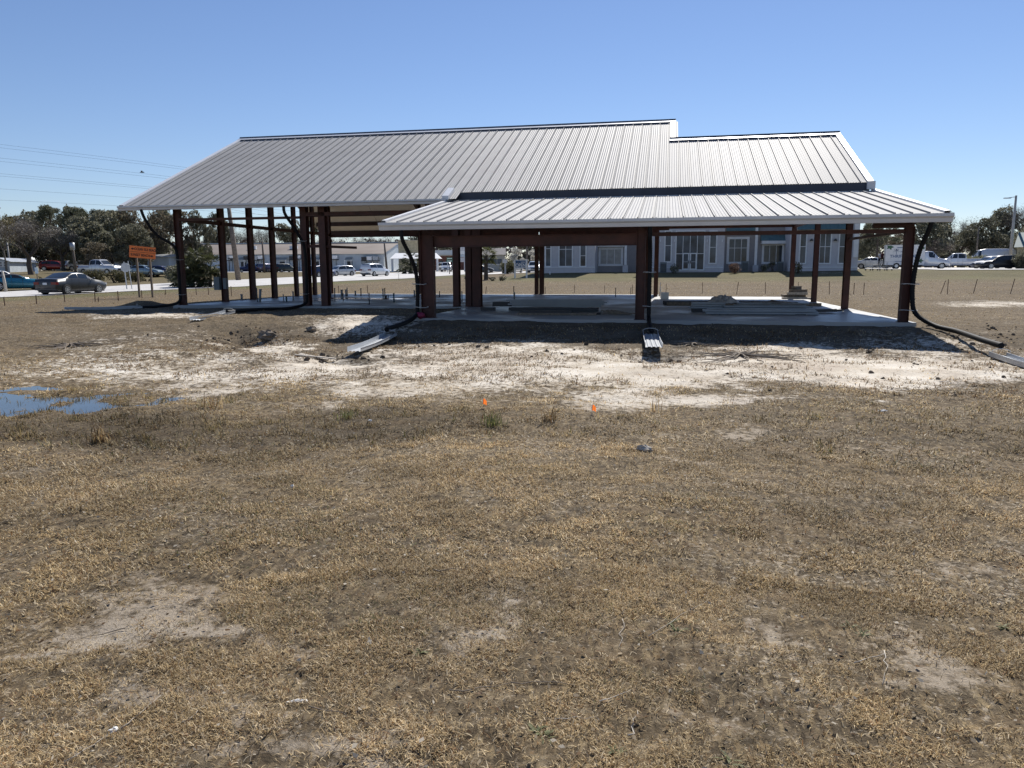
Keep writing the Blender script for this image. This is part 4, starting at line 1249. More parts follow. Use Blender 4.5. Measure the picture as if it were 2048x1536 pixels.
# teal standing seam awnings
for px0, px1, py0, py1, y, dep in ((1519, 1573, 470, 482, YR, .9), (1450, 1514, 446, 462, YR, .8), (1592, 1696, 448, 459, YS, .5), (1086, 1182, 455, 466, YS, .5), (1196, 1247, 478, 489, YR, .7)):
    c = (px0 + px1) / 2; x0, x1 = wx(px0, y), wx(px1, y); z0, z1 = wz(py1, c, y), wz(py0, c, y)
    a = MB().add([(x0, y - dep, z0), (x1, y - dep, z0), (x1, y - .01, z1), (x0, y - .01, z1), (x0, y - .01, z0), (x1, y - .01, z0)],
                 [(0, 1, 2, 3), (0, 3, 4), (1, 5, 2), (0, 4, 5, 1)]).build('awning', M['teal'], shop)
    q = MB(); n_ = int((x1 - x0) / .42)
    for i in range(n_ + 1):
        xx = x0 + (x1 - x0) * i / n_; q.bar((xx, y - dep, z0 + .02), (xx, y - .01, z1 + .02), .03, .04)
    q.build('seam', M['teal'], a)
MB().box(wx(1520, YR), wx(1572, YR), YR - .95, YR - .05, wz(488, 1545, YR), wz(482, 1545, YR)).build('awning_head', M['white'], shop)
MB().box(wx(1449, YR), wx(1581, YR), YR - .1, YR - .003, wz(470, 1500, YR) + .02, wz(462, 1500, YR)).build('fascia', M['siding'], shop)
for px, y in ((1251, 64.6), (1511, 64.6)):
    MB().box(wx(px, y) - .14, wx(px, y) + .14, y - .14, y + .14, wz(530, px, y), 6.4).build('porch_column', M['white'], shop)
    MB().box(wx(px, y) - .32, wx(px, y) + .32, y - .3, y + .3, .5, wz(530.5, px, y)).build('column_pedestal', M['siding'], shop)
MB().box(wx(1705), wx(1714), YS - .15, YS - .003, 2.6, TOP).build('corner_board', M['white'], shop)
for px in (1320, 1348, 1413, 1443):
    MB().box(wx(px) - .05, wx(px) + .05, YS - .12, YS - .03, wz(484, px), wz(479, px)).build('wall_ornament', M['white'], shop)
for px in (1620.5, 1668):
    l = MB().box(wx(px) - .16, wx(px) + .16, YS - .3, YS - .025, wz(482, px), wz(479.5, px)).build('wall_lamp', M['darkmetal'], shop)
    MB().box(wx(px) - .09, wx(px) + .09, YS - .26, YS - .1, wz(479.3, px), wz(477.5, px)).build('lamp_hood', M['darkmetal'], l)
    MB().box(wx(px) - .08, wx(px) + .08, YS - .25, YS - .11, wz(483, px), wz(482.1, px)).build('lamp_glass', M['white'], l)
for a, c in ((1086, 1190), (1300, 1448), (1578, 1716)):
    MB().box(wx(a) - .15, wx(c) + .15, YS - .15, YS + .6, TOP - .02, TOP + .25).build('parapet_cap', M['white'], shop)
# shop interior pieces close behind the glass are left to reflections; displays stand in the left windows
# cabinets, shrubs and stores in front of the shop
for px, py0, py1, w, lab in ((1327, 525, 543, 13, 'grey condenser cabinet left of the shop doors'), (1490, 523, 539, 13, 'grey condenser cabinet right of the clipped reddish bush'), (1561, 524, 539, 12, 'grey condenser cabinet by the shop recess corner')):
    y = 60.6 if px < 1400 else 63.6
    x0 = wx(px - w / 2, y); x1 = wx(px + w / 2, y); z1 = wz(py0, px, y); zb = float(G0((x0 + x1) / 2, y))
    t = thing('condenser_unit', lab, 'air conditioner', ((x0 + x1) / 2, y, zb), 0, 'condenser cabinets along the shop wall')
    w2 = (x1 - x0) / 2; h = z1 - zb
    MB().box(-w2, w2, -.35, .35, .02, h).build('cabinet', M['ac'], t)
    q = MB()
    for i in range(7): q.box(-w2 + .05, w2 - .05, -.375, -.352, .1 + i * (h - .2) / 7, .1 + (i + .55) * (h - .2) / 7)
    q.build('louvre', M['darkmetal'], t)
    MB().box(-w2 - .02, w2 + .02, -.37, .37, h, h + .04).build('lid', M['ac'], t)
x0, x1 = wx(1700, 60.), wx(1727, 60.)
t = thing('storage_box', 'dark blue storage container at the right corner of the shop', 'container', ((x0 + x1) / 2, 63.5, float(G0(x0, 63))))
MB().box((x0 - x1) / 2, (x1 - x0) / 2, -1, 1, .1, 1.7).build('body', mat('dark_blue_container', (.022, .03, .045), .7), t)
for i in range(6): MB().box((x0 - x1) / 2 + .1, (x1 - x0) / 2 - .1, -1.03, -1.005, .25 + i * .24, .4 + i * .24).build('side_rib', M['darkmetal'], t)
p = gnd(1100, 549)
t = tag(MB().tube([(p.x, p.y, p.z - .1), (p.x, p.y, p.z + .35)], .06, 8).build('vent_pipe', M['white']), 'short white vent pipe in the grass below the left shop windows', 'pipe')
p = gnd(1319, 590); t = tag(MB().bar(p - Vector((0, 0, .1)), p + Vector((.05, 0, .75)), .05, .05).build('marker_stake', M['white']), 'white marker stake behind the slab near the middle post', 'stake')
p = gnd(1261, 590); t = tag(MB().bar(p - Vector((0, 0, .1)), p + Vector((.02, 0, .45)), .05, .05).build('marker_stake', M['palewood']), 'pale short marker stake behind the slab left of the middle post', 'stake')

# ---------------------------------------------------------------- buildings across the road
# long warehouse
D = 172.; c = atd(768, D)
WH = thing('warehouse', 'long pale blue metal warehouse with weathered brown roof across the road', 'building', c, math.radians(6))
ez = pxz(507, D, 640) - c.z; rz_ = pxz(486.5, 186, 640) - c.z; LW = 66.; DW = 27.
MB().box(-LW, 0, .0, DW, -.6, ez).build('wall', M['bluewall'], WH)
MB().add([(.01, 0, -.6), (.01, DW, -.6), (.01, DW, ez), (.01, DW / 2, rz_ - .1), (.01, 0, ez)], [(0, 1, 2, 3, 4)]).build('gable_wall', M['bluewall'], WH)
for s_ in (0, 1):
    y0 = -.5 if not s_ else DW + .5
    MB().add([(-LW - .4, y0, ez - .1), (.3, y0, ez - .1), (.3, DW / 2, rz_), (-LW - .4, DW / 2, rz_)], [(0, 1, 2, 3) if not s_ else (3, 2, 1, 0)]).build('roof', M['oldroof'], WH)
MB().box(-LW - .4, .3, DW / 2 - .3, DW / 2 + .3, rz_ + .0, rz_ + .25).build('ridge_cap', M['galv'], WH)
q = MB()
for i in range(30): q.box(-LW + i * 2.2, -LW + i * 2.2 + .06, -.03, -.003, 0, ez - .2)
q.build('wall_rib', M['bluewall'], WH)
s = D / F_PX
for px, w, y0, y1, m in ((456, 8, 512, 520, 'galv'), (462, 9, 511, 516, 'white'), (492, 7, 512, 518, 'darkmetal'), (512, 8, 512, 520, 'galv'), (522, 9, 511, 518, 'white'), (586, 9, 512, 519, 'darkmetal'),
                         (599, 7, 511, 517, 'white'), (657, 12, 511, 517, 'galv'), (672, 11, 511, 518, 'white'), (732, 11, 514, 521, 'darkmetal'), (742, 10, 513, 521, 'white'), (754, 10, 513, 521, 'galv')):
    lx = (px - 768) * s * 1.01
    a = MB().box(lx - w * s / 2, lx + w * s / 2, -1.3, -.3, pxz(y1, D, px) - c.z, pxz(y0, D, px) - c.z).build('rooftop_condenser', M[m], WH)
    MB().box(lx - w * s / 2 - .1, lx + w * s / 2 + .1, -1.4, -.05, pxz(y1, D, px) - c.z - .15, pxz(y1, D, px) - c.z - .01).build('platform', M['darkmetal'], a)
    for k in (-1, 1): MB().bar((lx + k * w * s * .4, -1.3, -.4), (lx + k * w * s * .4, -1.3, pxz(y1, D, px) - c.z - .1), .09, .09).build('platform_leg', M['darkmetal'], a)
for px, w in ((483, 16), (563, 26), (633, 22), (700, 14)):
    lx = (px - 768) * s * 1.01; zt = pxz(514.5, D, px) - c.z
    a = MB().add([(lx - w * s / 2, -1.6, zt - .55), (lx + w * s / 2, -1.6, zt - .55), (lx + w * s / 2, -.02, zt), (lx - w * s / 2, -.02, zt)], [(0, 1, 2, 3)]).build('door_canopy', M['housewall'], WH)
    for k in (-1, 1): MB().bar((lx + k * w * s * .47, -1.5, -.4), (lx + k * w * s * .47, -1.5, zt - .55), .12, .12).build('canopy_post', M['white'], a)
    d = MB().box(lx - .6, lx + .6, -.06, -.01, -.3, 2.2).build('door', M['darkmetal'], WH)
for px in (478, 566):
    lx = (px - 768) * s
    MB().box(lx - .9, lx + .9, 5.5, 6.3, ez + (rz_ - ez) * .45, ez + (rz_ - ez) * .45 + .75).build('roof_vent', M['white'], WH)

# tan block front with the white porch
D = 160.; c = atd(812, D); s = D / F_PX; zz = lambda y, px=812: pxz(y, D, px) - c.z
t = thing('tan_shop', 'tan stone shop front with white gabled porch at the end of the warehouse', 'building', c, .25)
MB().box(-14 * s, 40 * s, 0, 14, -.6, zz(481)).build('wall', M['tan'], t)
MB().box(-14.3 * s, 40.3 * s, -.1, 14.1, zz(481), zz(480)).build('parapet_cap', M['housewall'], t)
q = MB().box(-11 * s, -5 * s, -.03, -.004, zz(499), zz(491)); q.build('sign_panel', M['tan'], t)
zr0, zr1 = zz(518), zz(507)
q = MB().add([(-24 * s, -7, zr0), (72 * s, -7, zr0), (72 * s, -1, zr0), (-24 * s, -1, zr0), (-16 * s, -4, zr1), (62 * s, -4, zr1)],
             [(0, 1, 5, 4), (1, 2, 5), (2, 3, 4, 5), (3, 0, 4), (0, 3, 2, 1)])
q.build('porch_roof', M['white'], t)
for px in (-20, 24, 65): MB().box(px * s - .2, px * s + .2, -6.8, -6.4, -.5, zr0).build('porch_post', M['white'], t)
# low brick building with a pale band
D = 185.; c = atd(890, D); s = D / F_PX; zz = lambda y: pxz(y, D, 890) - c.z
t = thing('brick_shop', 'low dark brick shop with a pale roof band behind the white porch', 'building', c, .2)
MB().box(-24 * s, 70 * s, 0, 14, -.6, zz(512)).build('wall', M['brick'], t)
MB().box(-25 * s, 71 * s, -.6, 14.4, zz(512), zz(510)).build('soffit', M['housewall'], t)
MB().box(-25 * s, 71 * s, -.8, 14.6, zz(509.8), zz(500.5)).build('roof_band', M['bluewall'], t)
for px in (-10, 2, 14): MB().box(px * s, (px + 6) * s, -.05, -.003, zz(535), zz(521)).build('window', M['window'], t)
# beige house behind the palm
D = 150.; c = atd(985, D); s = D / F_PX; zz = lambda y: pxz(y, D, 985) - c.z
t = thing('beige_house', 'beige house with small windows behind the palm tree', 'building', c, .2)
MB().box(-34 * s, 24 * s, 0, 9, -.6, zz(509)).build('wall', M['housewall'], t)
MB().add([(-36 * s, -.5, zz(509.5)), (26 * s, -.5, zz(509.5)), (26 * s, 4.5, zz(495)), (-36 * s, 4.5, zz(495)), (26 * s, 9.5, zz(509.5)), (-36 * s, 9.5, zz(509.5))], [(0, 1, 2, 3), (3, 2, 4, 5), (0, 3, 5), (1, 4, 2)]).build('roof', M['shingle'], t)
for px in (-29, -19, -9, 4, 14):
    w = MB().box(px * s - .45, px * s + .45, -.05, -.003, zz(528), zz(518)).build('window', M['window'], t)
    MB().box(px * s - .55, px * s + .55, -.04, -.002, zz(529), zz(528.1)).build('sill', M['white'], w)


def house(px0, px1, D, ye, yr_, yb, rot, wm, rm, lab, wins=(), name='house', gable_front=False, depth=8.):
    cx = (px0 + px1) / 2; c = atd(cx, D); s = D / F_PX; w = (px1 - px0) * s / 2
    t = thing(name, lab, 'building', c, rot); ze = pxz(ye, D, cx) - c.z; zr = pxz(yr_, D, cx) - c.z
    MB().box(-w, w, 0, depth, -1.2, ze).build('wall', M[wm], t)
    if gable_front:
        MB().add([(-w, 0, ze), (w, 0, ze), (0, 0, zr - .1), (-w, depth, ze), (w, depth, ze), (0, depth, zr - .1)], [(0, 1, 2), (4, 3, 5)]).build('gable_wall', M[wm], t)
        MB().add([(-w - .3, -.3, ze - .15), (0, -.3, zr), (0, depth + .3, zr), (-w - .3, depth + .3, ze - .15), (w + .3, -.3, ze - .15), (w + .3, depth + .3, ze - .15)], [(0, 1, 2, 3), (1, 4, 5, 2)]).build('roof', M[rm], t)
    else:
        MB().add([(-w - .3, -.4, ze - .1), (w + .3, -.4, ze - .1), (w + .3, depth / 2, zr), (-w - .3, depth / 2, zr), (w + .3, depth + .4, ze - .1), (-w - .3, depth + .4, ze - .1)], [(0, 1, 2, 3), (3, 2, 4, 5), (0, 3, 5), (1, 4, 2)]).build('roof', M[rm], t)
    for a, b_, y0, y1 in wins:
        x0, x1 = (a - cx) * s, (b_ - cx) * s; z0, z1 = pxz(y1, D, cx) - c.z, pxz(y0, D, cx) - c.z
        wi = MB().box(x0, x1, -.05, -.003, z0, z1).build('window', M['window'], t)
        q = MB()
        for xx in (x0, x1): q.box(xx - .06, xx + .06, -.1, -.052, z0 - .06, z1 + .06)
        for z_ in (z0, z1, (z0 + z1) / 2): q.box(x0 + .06, x1 - .06, -.098, -.053, z_ - .05, z_ + .05)
        q.build('frame', M['white'], wi)
    return t


house(-24, 17, 92, 521, 515, 549, .45, 'bluewall', 'galv', 'white-blue gabled house cut by the left edge of the picture', ((0.5, 5, 523.5, 533), (7, 12.5, 523.5, 533)), 'house', True, 9)
house(17, 33, 98, 522, 518.5, 548, .45, 'bluewall', 'shingle', 'small pale lean-to beside the gabled house at the left edge', (), 'lean_to', False, 5)
house(40, 68, 118, 524, 511, 545, .4, 'housewall', 'galv', 'beige cottage behind the big oak trunk at left', ((48, 53, 527, 538),), 'cottage', True, 8)
house(70, 125, 130, 526, 517, 545, .4, 'housewall', 'shingle', 'long low grey-roofed house behind the oaks at left', ((78, 83, 530, 537), (95, 100, 530, 537)), 'house', False, 9)
house(283, 338, 112, 513, 507, 540, .25, 'bluewall', 'galv', 'plain pale metal shed behind the orange sign', (), 'metal_shed', False, 8)
house(2038, 2110, 86, 492, 462, 545, -.5, 'tan', 'teal', 'tan building with teal metal roof at the right edge', (), 'kiosk', False, 5)

# ---------------------------------------------------------------- vehicles
PROFILES = {  # (x along length 0 rear..1 front, belt z, top z) as fractions of length / height
    'sedan': [(0, .60, .60), (.02, .70, .70), (.17, .735, .745), (.33, .72, .975), (.45, .705, 1.0), (.56, .69, .97), (.735, .665, .68), (.88, .60, .61), (.975, .50, .51), (1, .40, .41)],
    'coupe': [(0, .58, .58), (.02, .72, .72), (.15, .78, .80), (.30, .76, .98), (.42, .74, 1.0), (.5, .73, .97), (.62, .71, .73), (.82, .66, .68), (.96, .52, .53), (1, .40, .41)],
    'suv': [(0, .58, .60), (.02, .62, .90), (.06, .63, .965), (.25, .63, 1.0), (.5, .62, .99), (.6, .61, .95), (.745, .60, .62), (.9, .55, .56), (.98, .46, .47), (1, .36, .37)],
    'hatch': [(0, .56, .57), (.02, .62, .72), (.10, .64, .93), (.3, .63, 1.0), (.5, .61, .985), (.62, .6, .92), (.78, .58, .60), (.92, .52, .53), (.985, .44, .45), (1, .35, .36)],
    'pickup': [(0, .60, .60), (.01, .62, .62), (.33, .62, .62), (.345, .62, .95), (.42, .62, 1.0), (.58, .62, .99), (.71, .60, .63), (.9, .575, .585), (.985, .52, .53), (1, .36, .37)],
    'van': [(0, .50, .94), (.02, .52, .97), (.2, .52, 1.0), (.6, .52, 1.0), (.74, .51, .93), (.86, .46, .58), (.97, .38, .42), (1, .28, .29)],
    'cutaway': [(0, .86, .86), (.01, .86, 1.), (.2, .86, 1.), (.24, .60, 1.0), (.36, .6, .98), (.62, .56, .60), (.86, .5, .52), (.97, .42, .43), (1, .25, .26)],
}
GLASS = {'sedan': ((.235, .60), (.185, .31), (.60, .725)), 'coupe': ((.2, .56), (.16, .29), (.51, .61)), 'suv': ((.05, .64), (.012, .055), (.615, .735)), 'hatch': ((.1, .68), (.03, .10), (.64, .77)),
         'pickup': ((.355, .64), (.335, .344), (.60, .70)), 'van': ((.70, .82), None, (.75, .85)), 'cutaway': ((.22, .44), None, (.39, .60))}


def vehicle(name, label, cat, loc, head, kind, L_, W_, H_, body, group=None, wr=.33, wheels=(.18, .80), roof=None, clear=.2, rimc='rim', plate=True):
    """head: heading angle of the car's +x (front) in world XY; loc = centre on ground"""
    t = thing(name, label, cat, loc, head, group)
    P = PROFILES[kind]; xs = [p[0] for p in P]

    def ring(u, out=0.):
        zb = np.interp(u, xs, [p[1] for p in P]) * H_; zt = np.interp(u, xs, [p[2] for p in P]) * H_
        tap = 1 - .10 * abs(u - .5) ** 3 * 8 - (.06 if u < .02 or u > .98 else 0)
        w = W_ / 2 * tap; cab = min(1, max(0, (zt - zb) / (.33 * H_)))
        wt = w * (.93 - .17 * cab); z0 = clear + (.10 if u < .03 or u > .97 else 0)
        return [(-w * .88, z0), (-w * .99, z0 + .12), (-w - out, z0 + (zb - z0) * .55), (-w * .955 - out, zb), (-wt - out * .8, zt - .045 * (1 if cab > .05 else .4)), (-wt * .86, zt + out * .7), (-wt * .4, zt + .02 + out),
                (wt * .4, zt + .02 + out), (wt * .86, zt + out * .7), (wt + out * .8, zt - .045 * (1 if cab > .05 else .4)), (w * .955 + out, zb), (w + out, z0 + (zb - z0) * .55), (w * .99, z0 + .12), (w * .88, z0)]
    us = sorted(set(xs + list(np.linspace(.05, .95, 15))))
    q = MB(); n = 14
    for u in us:
        q.v += [((u - .5) * L_, y, z) for y, z in ring(u)]
    for i in range(len(us) - 1):
        for k in range(n):
            k2 = (k + 1) % n; q.f.append((i * n + k, (i + 1) * n + k, (i + 1) * n + k2, i * n + k2))
    q.f.append(tuple(range(n))); q.f.append(tuple((len(us) - 1) * n + k for k in range(n))[::-1])
    q.build('body', body, t, True)

    def lerp2(a, c, f): return (a[0] + (c[0] - a[0]) * f, a[1] + (c[1] - a[1]) * f)
    sd, rear, frt = GLASS[kind]
    # side windows, split by a pillar
    mid = (sd[0] + sd[1]) / 2
    spans = [(sd[0], mid - .008), (mid + .008, sd[1])] if kind not in ('van', 'cutaway') else [sd]
    for side in (0, 1):
        for a, c in spans:
            g = MB(); m_ = 6
            for i in range(m_):
                u = a + (c - a) * i / (m_ - 1); R_ = ring(u, .008)
                lo, hi = (R_[3], R_[4]) if side == 0 else (R_[10], R_[9])
                for f in (.12, .94):
                    p = lerp2(lo, hi, f); g.v.append(((u - .5) * L_, p[0], p[1]))
            for i in range(m_ - 1): g.f.append((2 * i, 2 * i + 2, 2 * i + 3, 2 * i + 1) if side == 0 else (2 * i, 2 * i + 1, 2 * i + 3, 2 * i + 2))
            g.build('side_window', M['glass'], t, True)
    for nm_, sp in (('rear_window', rear), ('windscreen', frt)):
        if not sp: continue
        g = MB(); m_ = 5
        for i in range(m_):
            u = sp[0] + (sp[1] - sp[0]) * i / (m_ - 1); R_ = ring(u, .012)
            for k in (5, 6, 7, 8): g.v.append(((u - .5) * L_, R_[k][0], R_[k][1]))
        for i in range(m_ - 1):
            for k in range(3): g.f.append((i * 4 + k, i * 4 + 4 + k, i * 4 + 5 + k, i * 4 + 1 + k))
        g.build(nm_, M['glass'], t, True)
    if kind in ('suv', 'hatch', 'van'):   # upright tailgate glass on the rear face
        R_ = ring(.0 if kind == 'van' else .02)
        x0 = (-.5) * L_ + (.0 if kind == 'van' else .01) * L_
        zlo, zhi = .62 * H_, .90 * H_
        wt_ = W_ * .36
        MB().add([(x0 - .03, -wt_, zlo), (x0 - .03, wt_, zlo), (x0 + .04 * L_ * .6, wt_ * .88, zhi), (x0 + .04 * L_ * .6, -wt_ * .88, zhi)], [(0, 3, 2, 1)]).build('rear_window', M['glass'], t)
    if roof:   # dark fabric top over the cabin
        g = MB(); uu = np.linspace(GLASS[kind][1][0], GLASS[kind][2][0], 9)
        for u in uu:
            R_ = ring(u, .02); g.v += [((u - .5) * L_, R_[k][0], R_[k][1] + .004) for k in range(4, 10)]
        for i in range(8):
            for k in range(5): g.f.append((i * 6 + k, i * 6 + 6 + k, i * 6 + 7 + k, i * 6 + 1 + k))
        g.build('soft_top', roof, t, True)
    for wx_ in wheels:
        for sg in (-1, 1):
            cx = (wx_ - .5) * L_; cy = sg * (W_ / 2 - .10)
            arch = [(cx + (wr * 1.16) * math.cos(a), sg * (W_ / 2 * .985 + .004), wr + (wr * 1.16) * math.sin(a)) for a in np.linspace(-.35, PI + .35, 15)]
            MB().add(arch, [tuple(range(15)) if sg < 0 else tuple(range(15))[::-1]]).build('wheel_arch', M['darkmetal'], t)
            w = MB().tube([(cx, cy - sg * .11, wr), (cx, cy - sg * .10, wr), (cx, cy + sg * .10, wr), (cx, cy + sg * .115, wr)], [wr * .9, wr, wr, wr * .9], 20).build('wheel', M['tyre'], t, False)
            q = MB().tube([(cx, cy + sg * .10, wr), (cx, cy + sg * .119, wr)], wr * .20, 10)
            for k in range(7):
                a = 2 * PI * k / 7; q.bar((cx, cy + sg * .12, wr), (cx + math.cos(a) * wr * .6, cy + sg * .117, wr + math.sin(a) * wr * .6), .012, wr * .17, (-math.sin(a), 0, math.cos(a)))
            for a in np.linspace(0, 2 * PI, 17)[:-1]:
                q.bar((cx + math.cos(a) * wr * .63, cy + sg * .118, wr + math.sin(a) * wr * .63), (cx + math.cos(a + .4) * wr * .63, cy + sg * .118, wr + math.sin(a + .4) * wr * .63), .014, wr * .1, (math.cos(a), 0, math.sin(a)))
            q.build('rim', M[rimc], w)
    zb0 = P[0][1] * H_; zl = min(zb0 - .12, .58 * H_)
    for sg in (-1, 1):
        MB().box(-L_ / 2 - .012, -L_ / 2 + .22, min(sg * W_ * .25, sg * W_ * .465), max(sg * W_ * .25, sg * W_ * .465), zl - .09, zl + .08).build('tail_light', M['taillight'], t)
        zf = .48 * H_ if kind != 'pickup' else .5 * H_
        MB().box(L_ / 2 - .28, L_ / 2 - .02, min(sg * W_ * .25, sg * W_ * .445), max(sg * W_ * .25, sg * W_ * .445), zf - .11, zf + .02).build('headlight', M['headlight'], t)
        um = frt[1] - .035; R_ = ring(um)
        MB().blob(((um - .5) * L_, sg * (W_ / 2 + .07), R_[3][1] + .07), (.09, .09, .07), 1, 8, 5, 0).build('mirror', body, t, True)
        # door seams and handles
        if kind not in ('van', 'cutaway'):
            for u in (sd[0] + .05, mid, sd[1] - .01):
                R_ = ring(u, .004); a, c, d_ = (R_[1], R_[2], R_[3]) if sg < 0 else (R_[12], R_[11], R_[10])
                q = MB()
                for p1, p2 in ((a, c), (c, d_)):
                    q.add([((u - .5) * L_ - .008, p1[0], p1[1]), ((u - .5) * L_ + .008, p1[0], p1[1]), ((u - .5) * L_ + .008, p2[0], p2[1]), ((u - .5) * L_ - .008, p2[0], p2[1])], [(0, 1, 2, 3), (3, 2, 1, 0)])
                q.build('door_seam', M['darkmetal'], t)
    MB().box(L_ / 2 - .16, L_ / 2 - .0, -W_ * .2, W_ * .2, .27 * H_, .40 * H_).build('grille', M['darkmetal'], t)
    MB().box(-L_ / 2 - .02, -L_ / 2 + .1, -.16, .16, zl - .1, zl + .04).build('licence_plate', M['plate'], t)
    MB().box(-L_ / 2 - .02, -L_ / 2 + .15, -W_ * .44, W_ * .44, clear + .1, clear + .2).build('rear_bumper', M['darkmetal'] if kind in ('suv', 'van') else body, t)
    MB().box(-L_ * .46, L_ * .46, -W_ * .40, W_ * .40, clear - .05, clear + .05).build('underbody', M['darkmetal'], t)
    return t


NORTH = PI / 2
p = gnd(146, 587.5); vehicle('sedan', 'dark grey saloon car driving along the road at left', 'car', p, NORTH + .02, 'sedan', 4.8, 1.83, 1.47, paint('grey', (.028, .031, .036)), 'cars on the road')
p = gnd(36, 580.5); vehicle('sports_car', 'teal blue sports car with black soft top at the left edge', 'car', p, math.radians(55), 'coupe', 4.3, 1.8, 1.27, paint('teal', (.02, .17, .26)), 'cars on the road', roof=M['darkmetal'])
p = gnd(2, 573); vehicle('sedan', 'white car cut off by the left edge behind the teal sports car', 'car', p, math.radians(60), 'sedan', 4.5, 1.8, 1.45, paint('white', (.72, .73, .74)), 'cars on the road')
p = gnd(751, 552.5); vehicle('suv', 'white sport utility car driving away on the road in mid picture', 'car', p, NORTH - .25, 'suv', 4.7, 1.88, 1.72, paint('white', (.72, .73, .74)), 'cars on the road', clear=.24)
p = gnd(642, 554); vehicle('hatchback', 'dark blue hatchback driving away behind the second front post', 'car', p, NORTH - .3, 'hatch', 4.1, 1.75, 1.52, paint('navy', (.012, .022, .09)), 'cars on the road')
p = gnd(681, 552); vehicle('hatchback', 'silver white hatchback coming towards the camera beside the dark blue one', 'car', p, -NORTH - .55, 'hatch', 4.2, 1.78, 1.5, paint('silver', (.55, .57, .58)), 'cars on the road')
PARK = 'vehicles parked in front of the warehouse'
for px, D, kind, L_, W_, H_, c, hd, nm, lab in ((500, 160, 'pickup', 5.6, 1.95, 1.85, ('navy', (.012, .022, .09)), -2.6, 'pickup_truck', 'dark blue pickup parked left of the slim warehouse pole'),
                                            (517, 162, 'suv', 4.5, 1.9, 1.9, ('black', (.012, .012, .014)), -2.2, 'jeep', 'black boxy off-road car parked left of the slim warehouse pole'),
                                            (537, 160, 'suv', 4.8, 1.95, 1.8, ('violet', (.10, .09, .16)), NORTH - .2, 'suv', 'grey violet sport utility car just right of the slim warehouse pole'),
                                            (551, 164, 'suv', 4.6, 1.9, 1.7, ('black', (.012, .012, .014)), -2.2, 'suv', 'black car half hidden by the fourth wall post'),
                                            (571, 160, 'suv', 4.9, 1.95, 1.8, ('dkgreen', (.018, .03, .03)), NORTH - .5, 'suv', 'dark green sport utility car under the warehouse door canopy')):
    vehicle(nm, lab, 'car', atd(px, D), hd, kind, L_, W_, H_, paint(*c), PARK, clear=.25)
vehicle('pickup_truck', 'white pickup facing the camera beside the white gabled porch', 'pickup truck', atd(893, 150), -NORTH + .25, 'pickup', 5.6, 2.0, 1.9, paint('white', (.72, .73, .74)), clear=.3)
vehicle('suv', 'silver car mostly hidden behind the white pickup by the porch', 'car', atd(882, 158), -NORTH + .3, 'suv', 4.6, 1.9, 1.8, paint('silver', (.55, .57, .58)))
vehicle('suv', 'silver car parked right of the OPEN board', 'car', atd(1069, 112), -NORTH + .1, 'suv', 4.6, 1.85, 1.65, paint('silver', (.55, .57, .58)))
vehicle('suv', 'pale car showing left of the OPEN board', 'car', atd(1024, 112), -NORTH - .2, 'suv', 4.6, 1.85, 1.65, paint('silver', (.55, .57, .58)))
vehicle('sedan', 'dark car parked in front of the beige house by the palm', 'car', atd(960, 125), .2, 'sedan', 4.6, 1.8, 1.45, paint('grey', (.028, .031, .036)))
LG = 'vehicles parked beyond the road at left'
for px, D, kind, L_, W_, H_, c, hd, nm, lab in ((202, 96, 'pickup', 5.5, 1.95, 1.85, ('white', (.72, .73, .74)), .0, 'pickup_truck', 'white pickup standing above the scrub hedge at left'),
                                            (246, 112, 'van', 5.4, 2.0, 1.95, ('white', (.72, .73, .74)), .1, 'van', 'white van behind the stop sign'),
                                            (287, 98, 'sedan', 4.6, 1.8, 1.45, ('silverblue', (.25, .33, .38)), .2, 'sedan', 'silver blue car in front of the metal shed'),
                                            (322, 100, 'sedan', 4.4, 1.8, 1.4, ('navy', (.012, .022, .09)), .3, 'sedan', 'dark blue car at the right end of the metal shed'),
                                            (113, 112, 'hatch', 4.2, 1.8, 1.5, ('red', (.25, .02, .015)), .4, 'hatchback', 'red car in the shade in front of the long grey-roofed house'),
                                            (156, 112, 'hatch', 4.2, 1.8, 1.5, ('silver', (.55, .57, .58)), 1.2, 'hatchback', 'silver car behind the transformer pole')):
    vehicle(nm, lab, 'car' if nm != 'van' else 'van', atd(px, D), hd, kind, L_, W_, H_, paint(*c), LG, clear=.25)
RG = 'vehicles in the parking lot at right'
vehicle('pickup_truck', 'white crew cab pickup facing left behind the box truck nose', 'pickup truck', atd(1911, 103), PI - .16, 'pickup', 6.2, 2.05, 1.98, paint('white', (.72, .73, .74)), RG, clear=.35, wr=.40)
vehicle('suv', 'black low crossover car parked at the right near the hedge', 'car', atd(1999, 86), PI + .12, 'hatch', 4.8, 1.9, 1.55, paint('black', (.012, .012, .014)), RG)
vehicle('sedan', 'dark blue car nose showing left of the black crossover', 'car', atd(1982, 93), PI + .3, 'hatch', 4.5, 1.85, 1.55, paint('navyd', (.02, .035, .08)), RG)
vehicle('van', 'white cargo van with high roof behind the hedge', 'van', atd(1976, 114), PI - .08, 'van', 6.6, 2.1, 2.75, paint('white', (.72, .73, .74)), RG, clear=.35)
vehicle('sedan', 'dark car roof visible between the box truck and the pickup', 'car', atd(1874, 118), PI, 'sedan', 4.6, 1.8, 1.5, paint('grey', (.028, .031, .036)), RG)
vehicle('sedan', 'silver car with red lights behind the box truck tail', 'car', atd(1748, 101), -.4, 'sedan', 4.6, 1.8, 1.5, paint('silver', (.55, .57, .58)), RG)
vehicle('sedan', 'dark car mostly hidden behind the black crossover at the right edge', 'car', atd(2050, 98), 1.2, 'suv', 4.6, 1.8, 1.6, paint('grey', (.028, .031, .036)), RG)

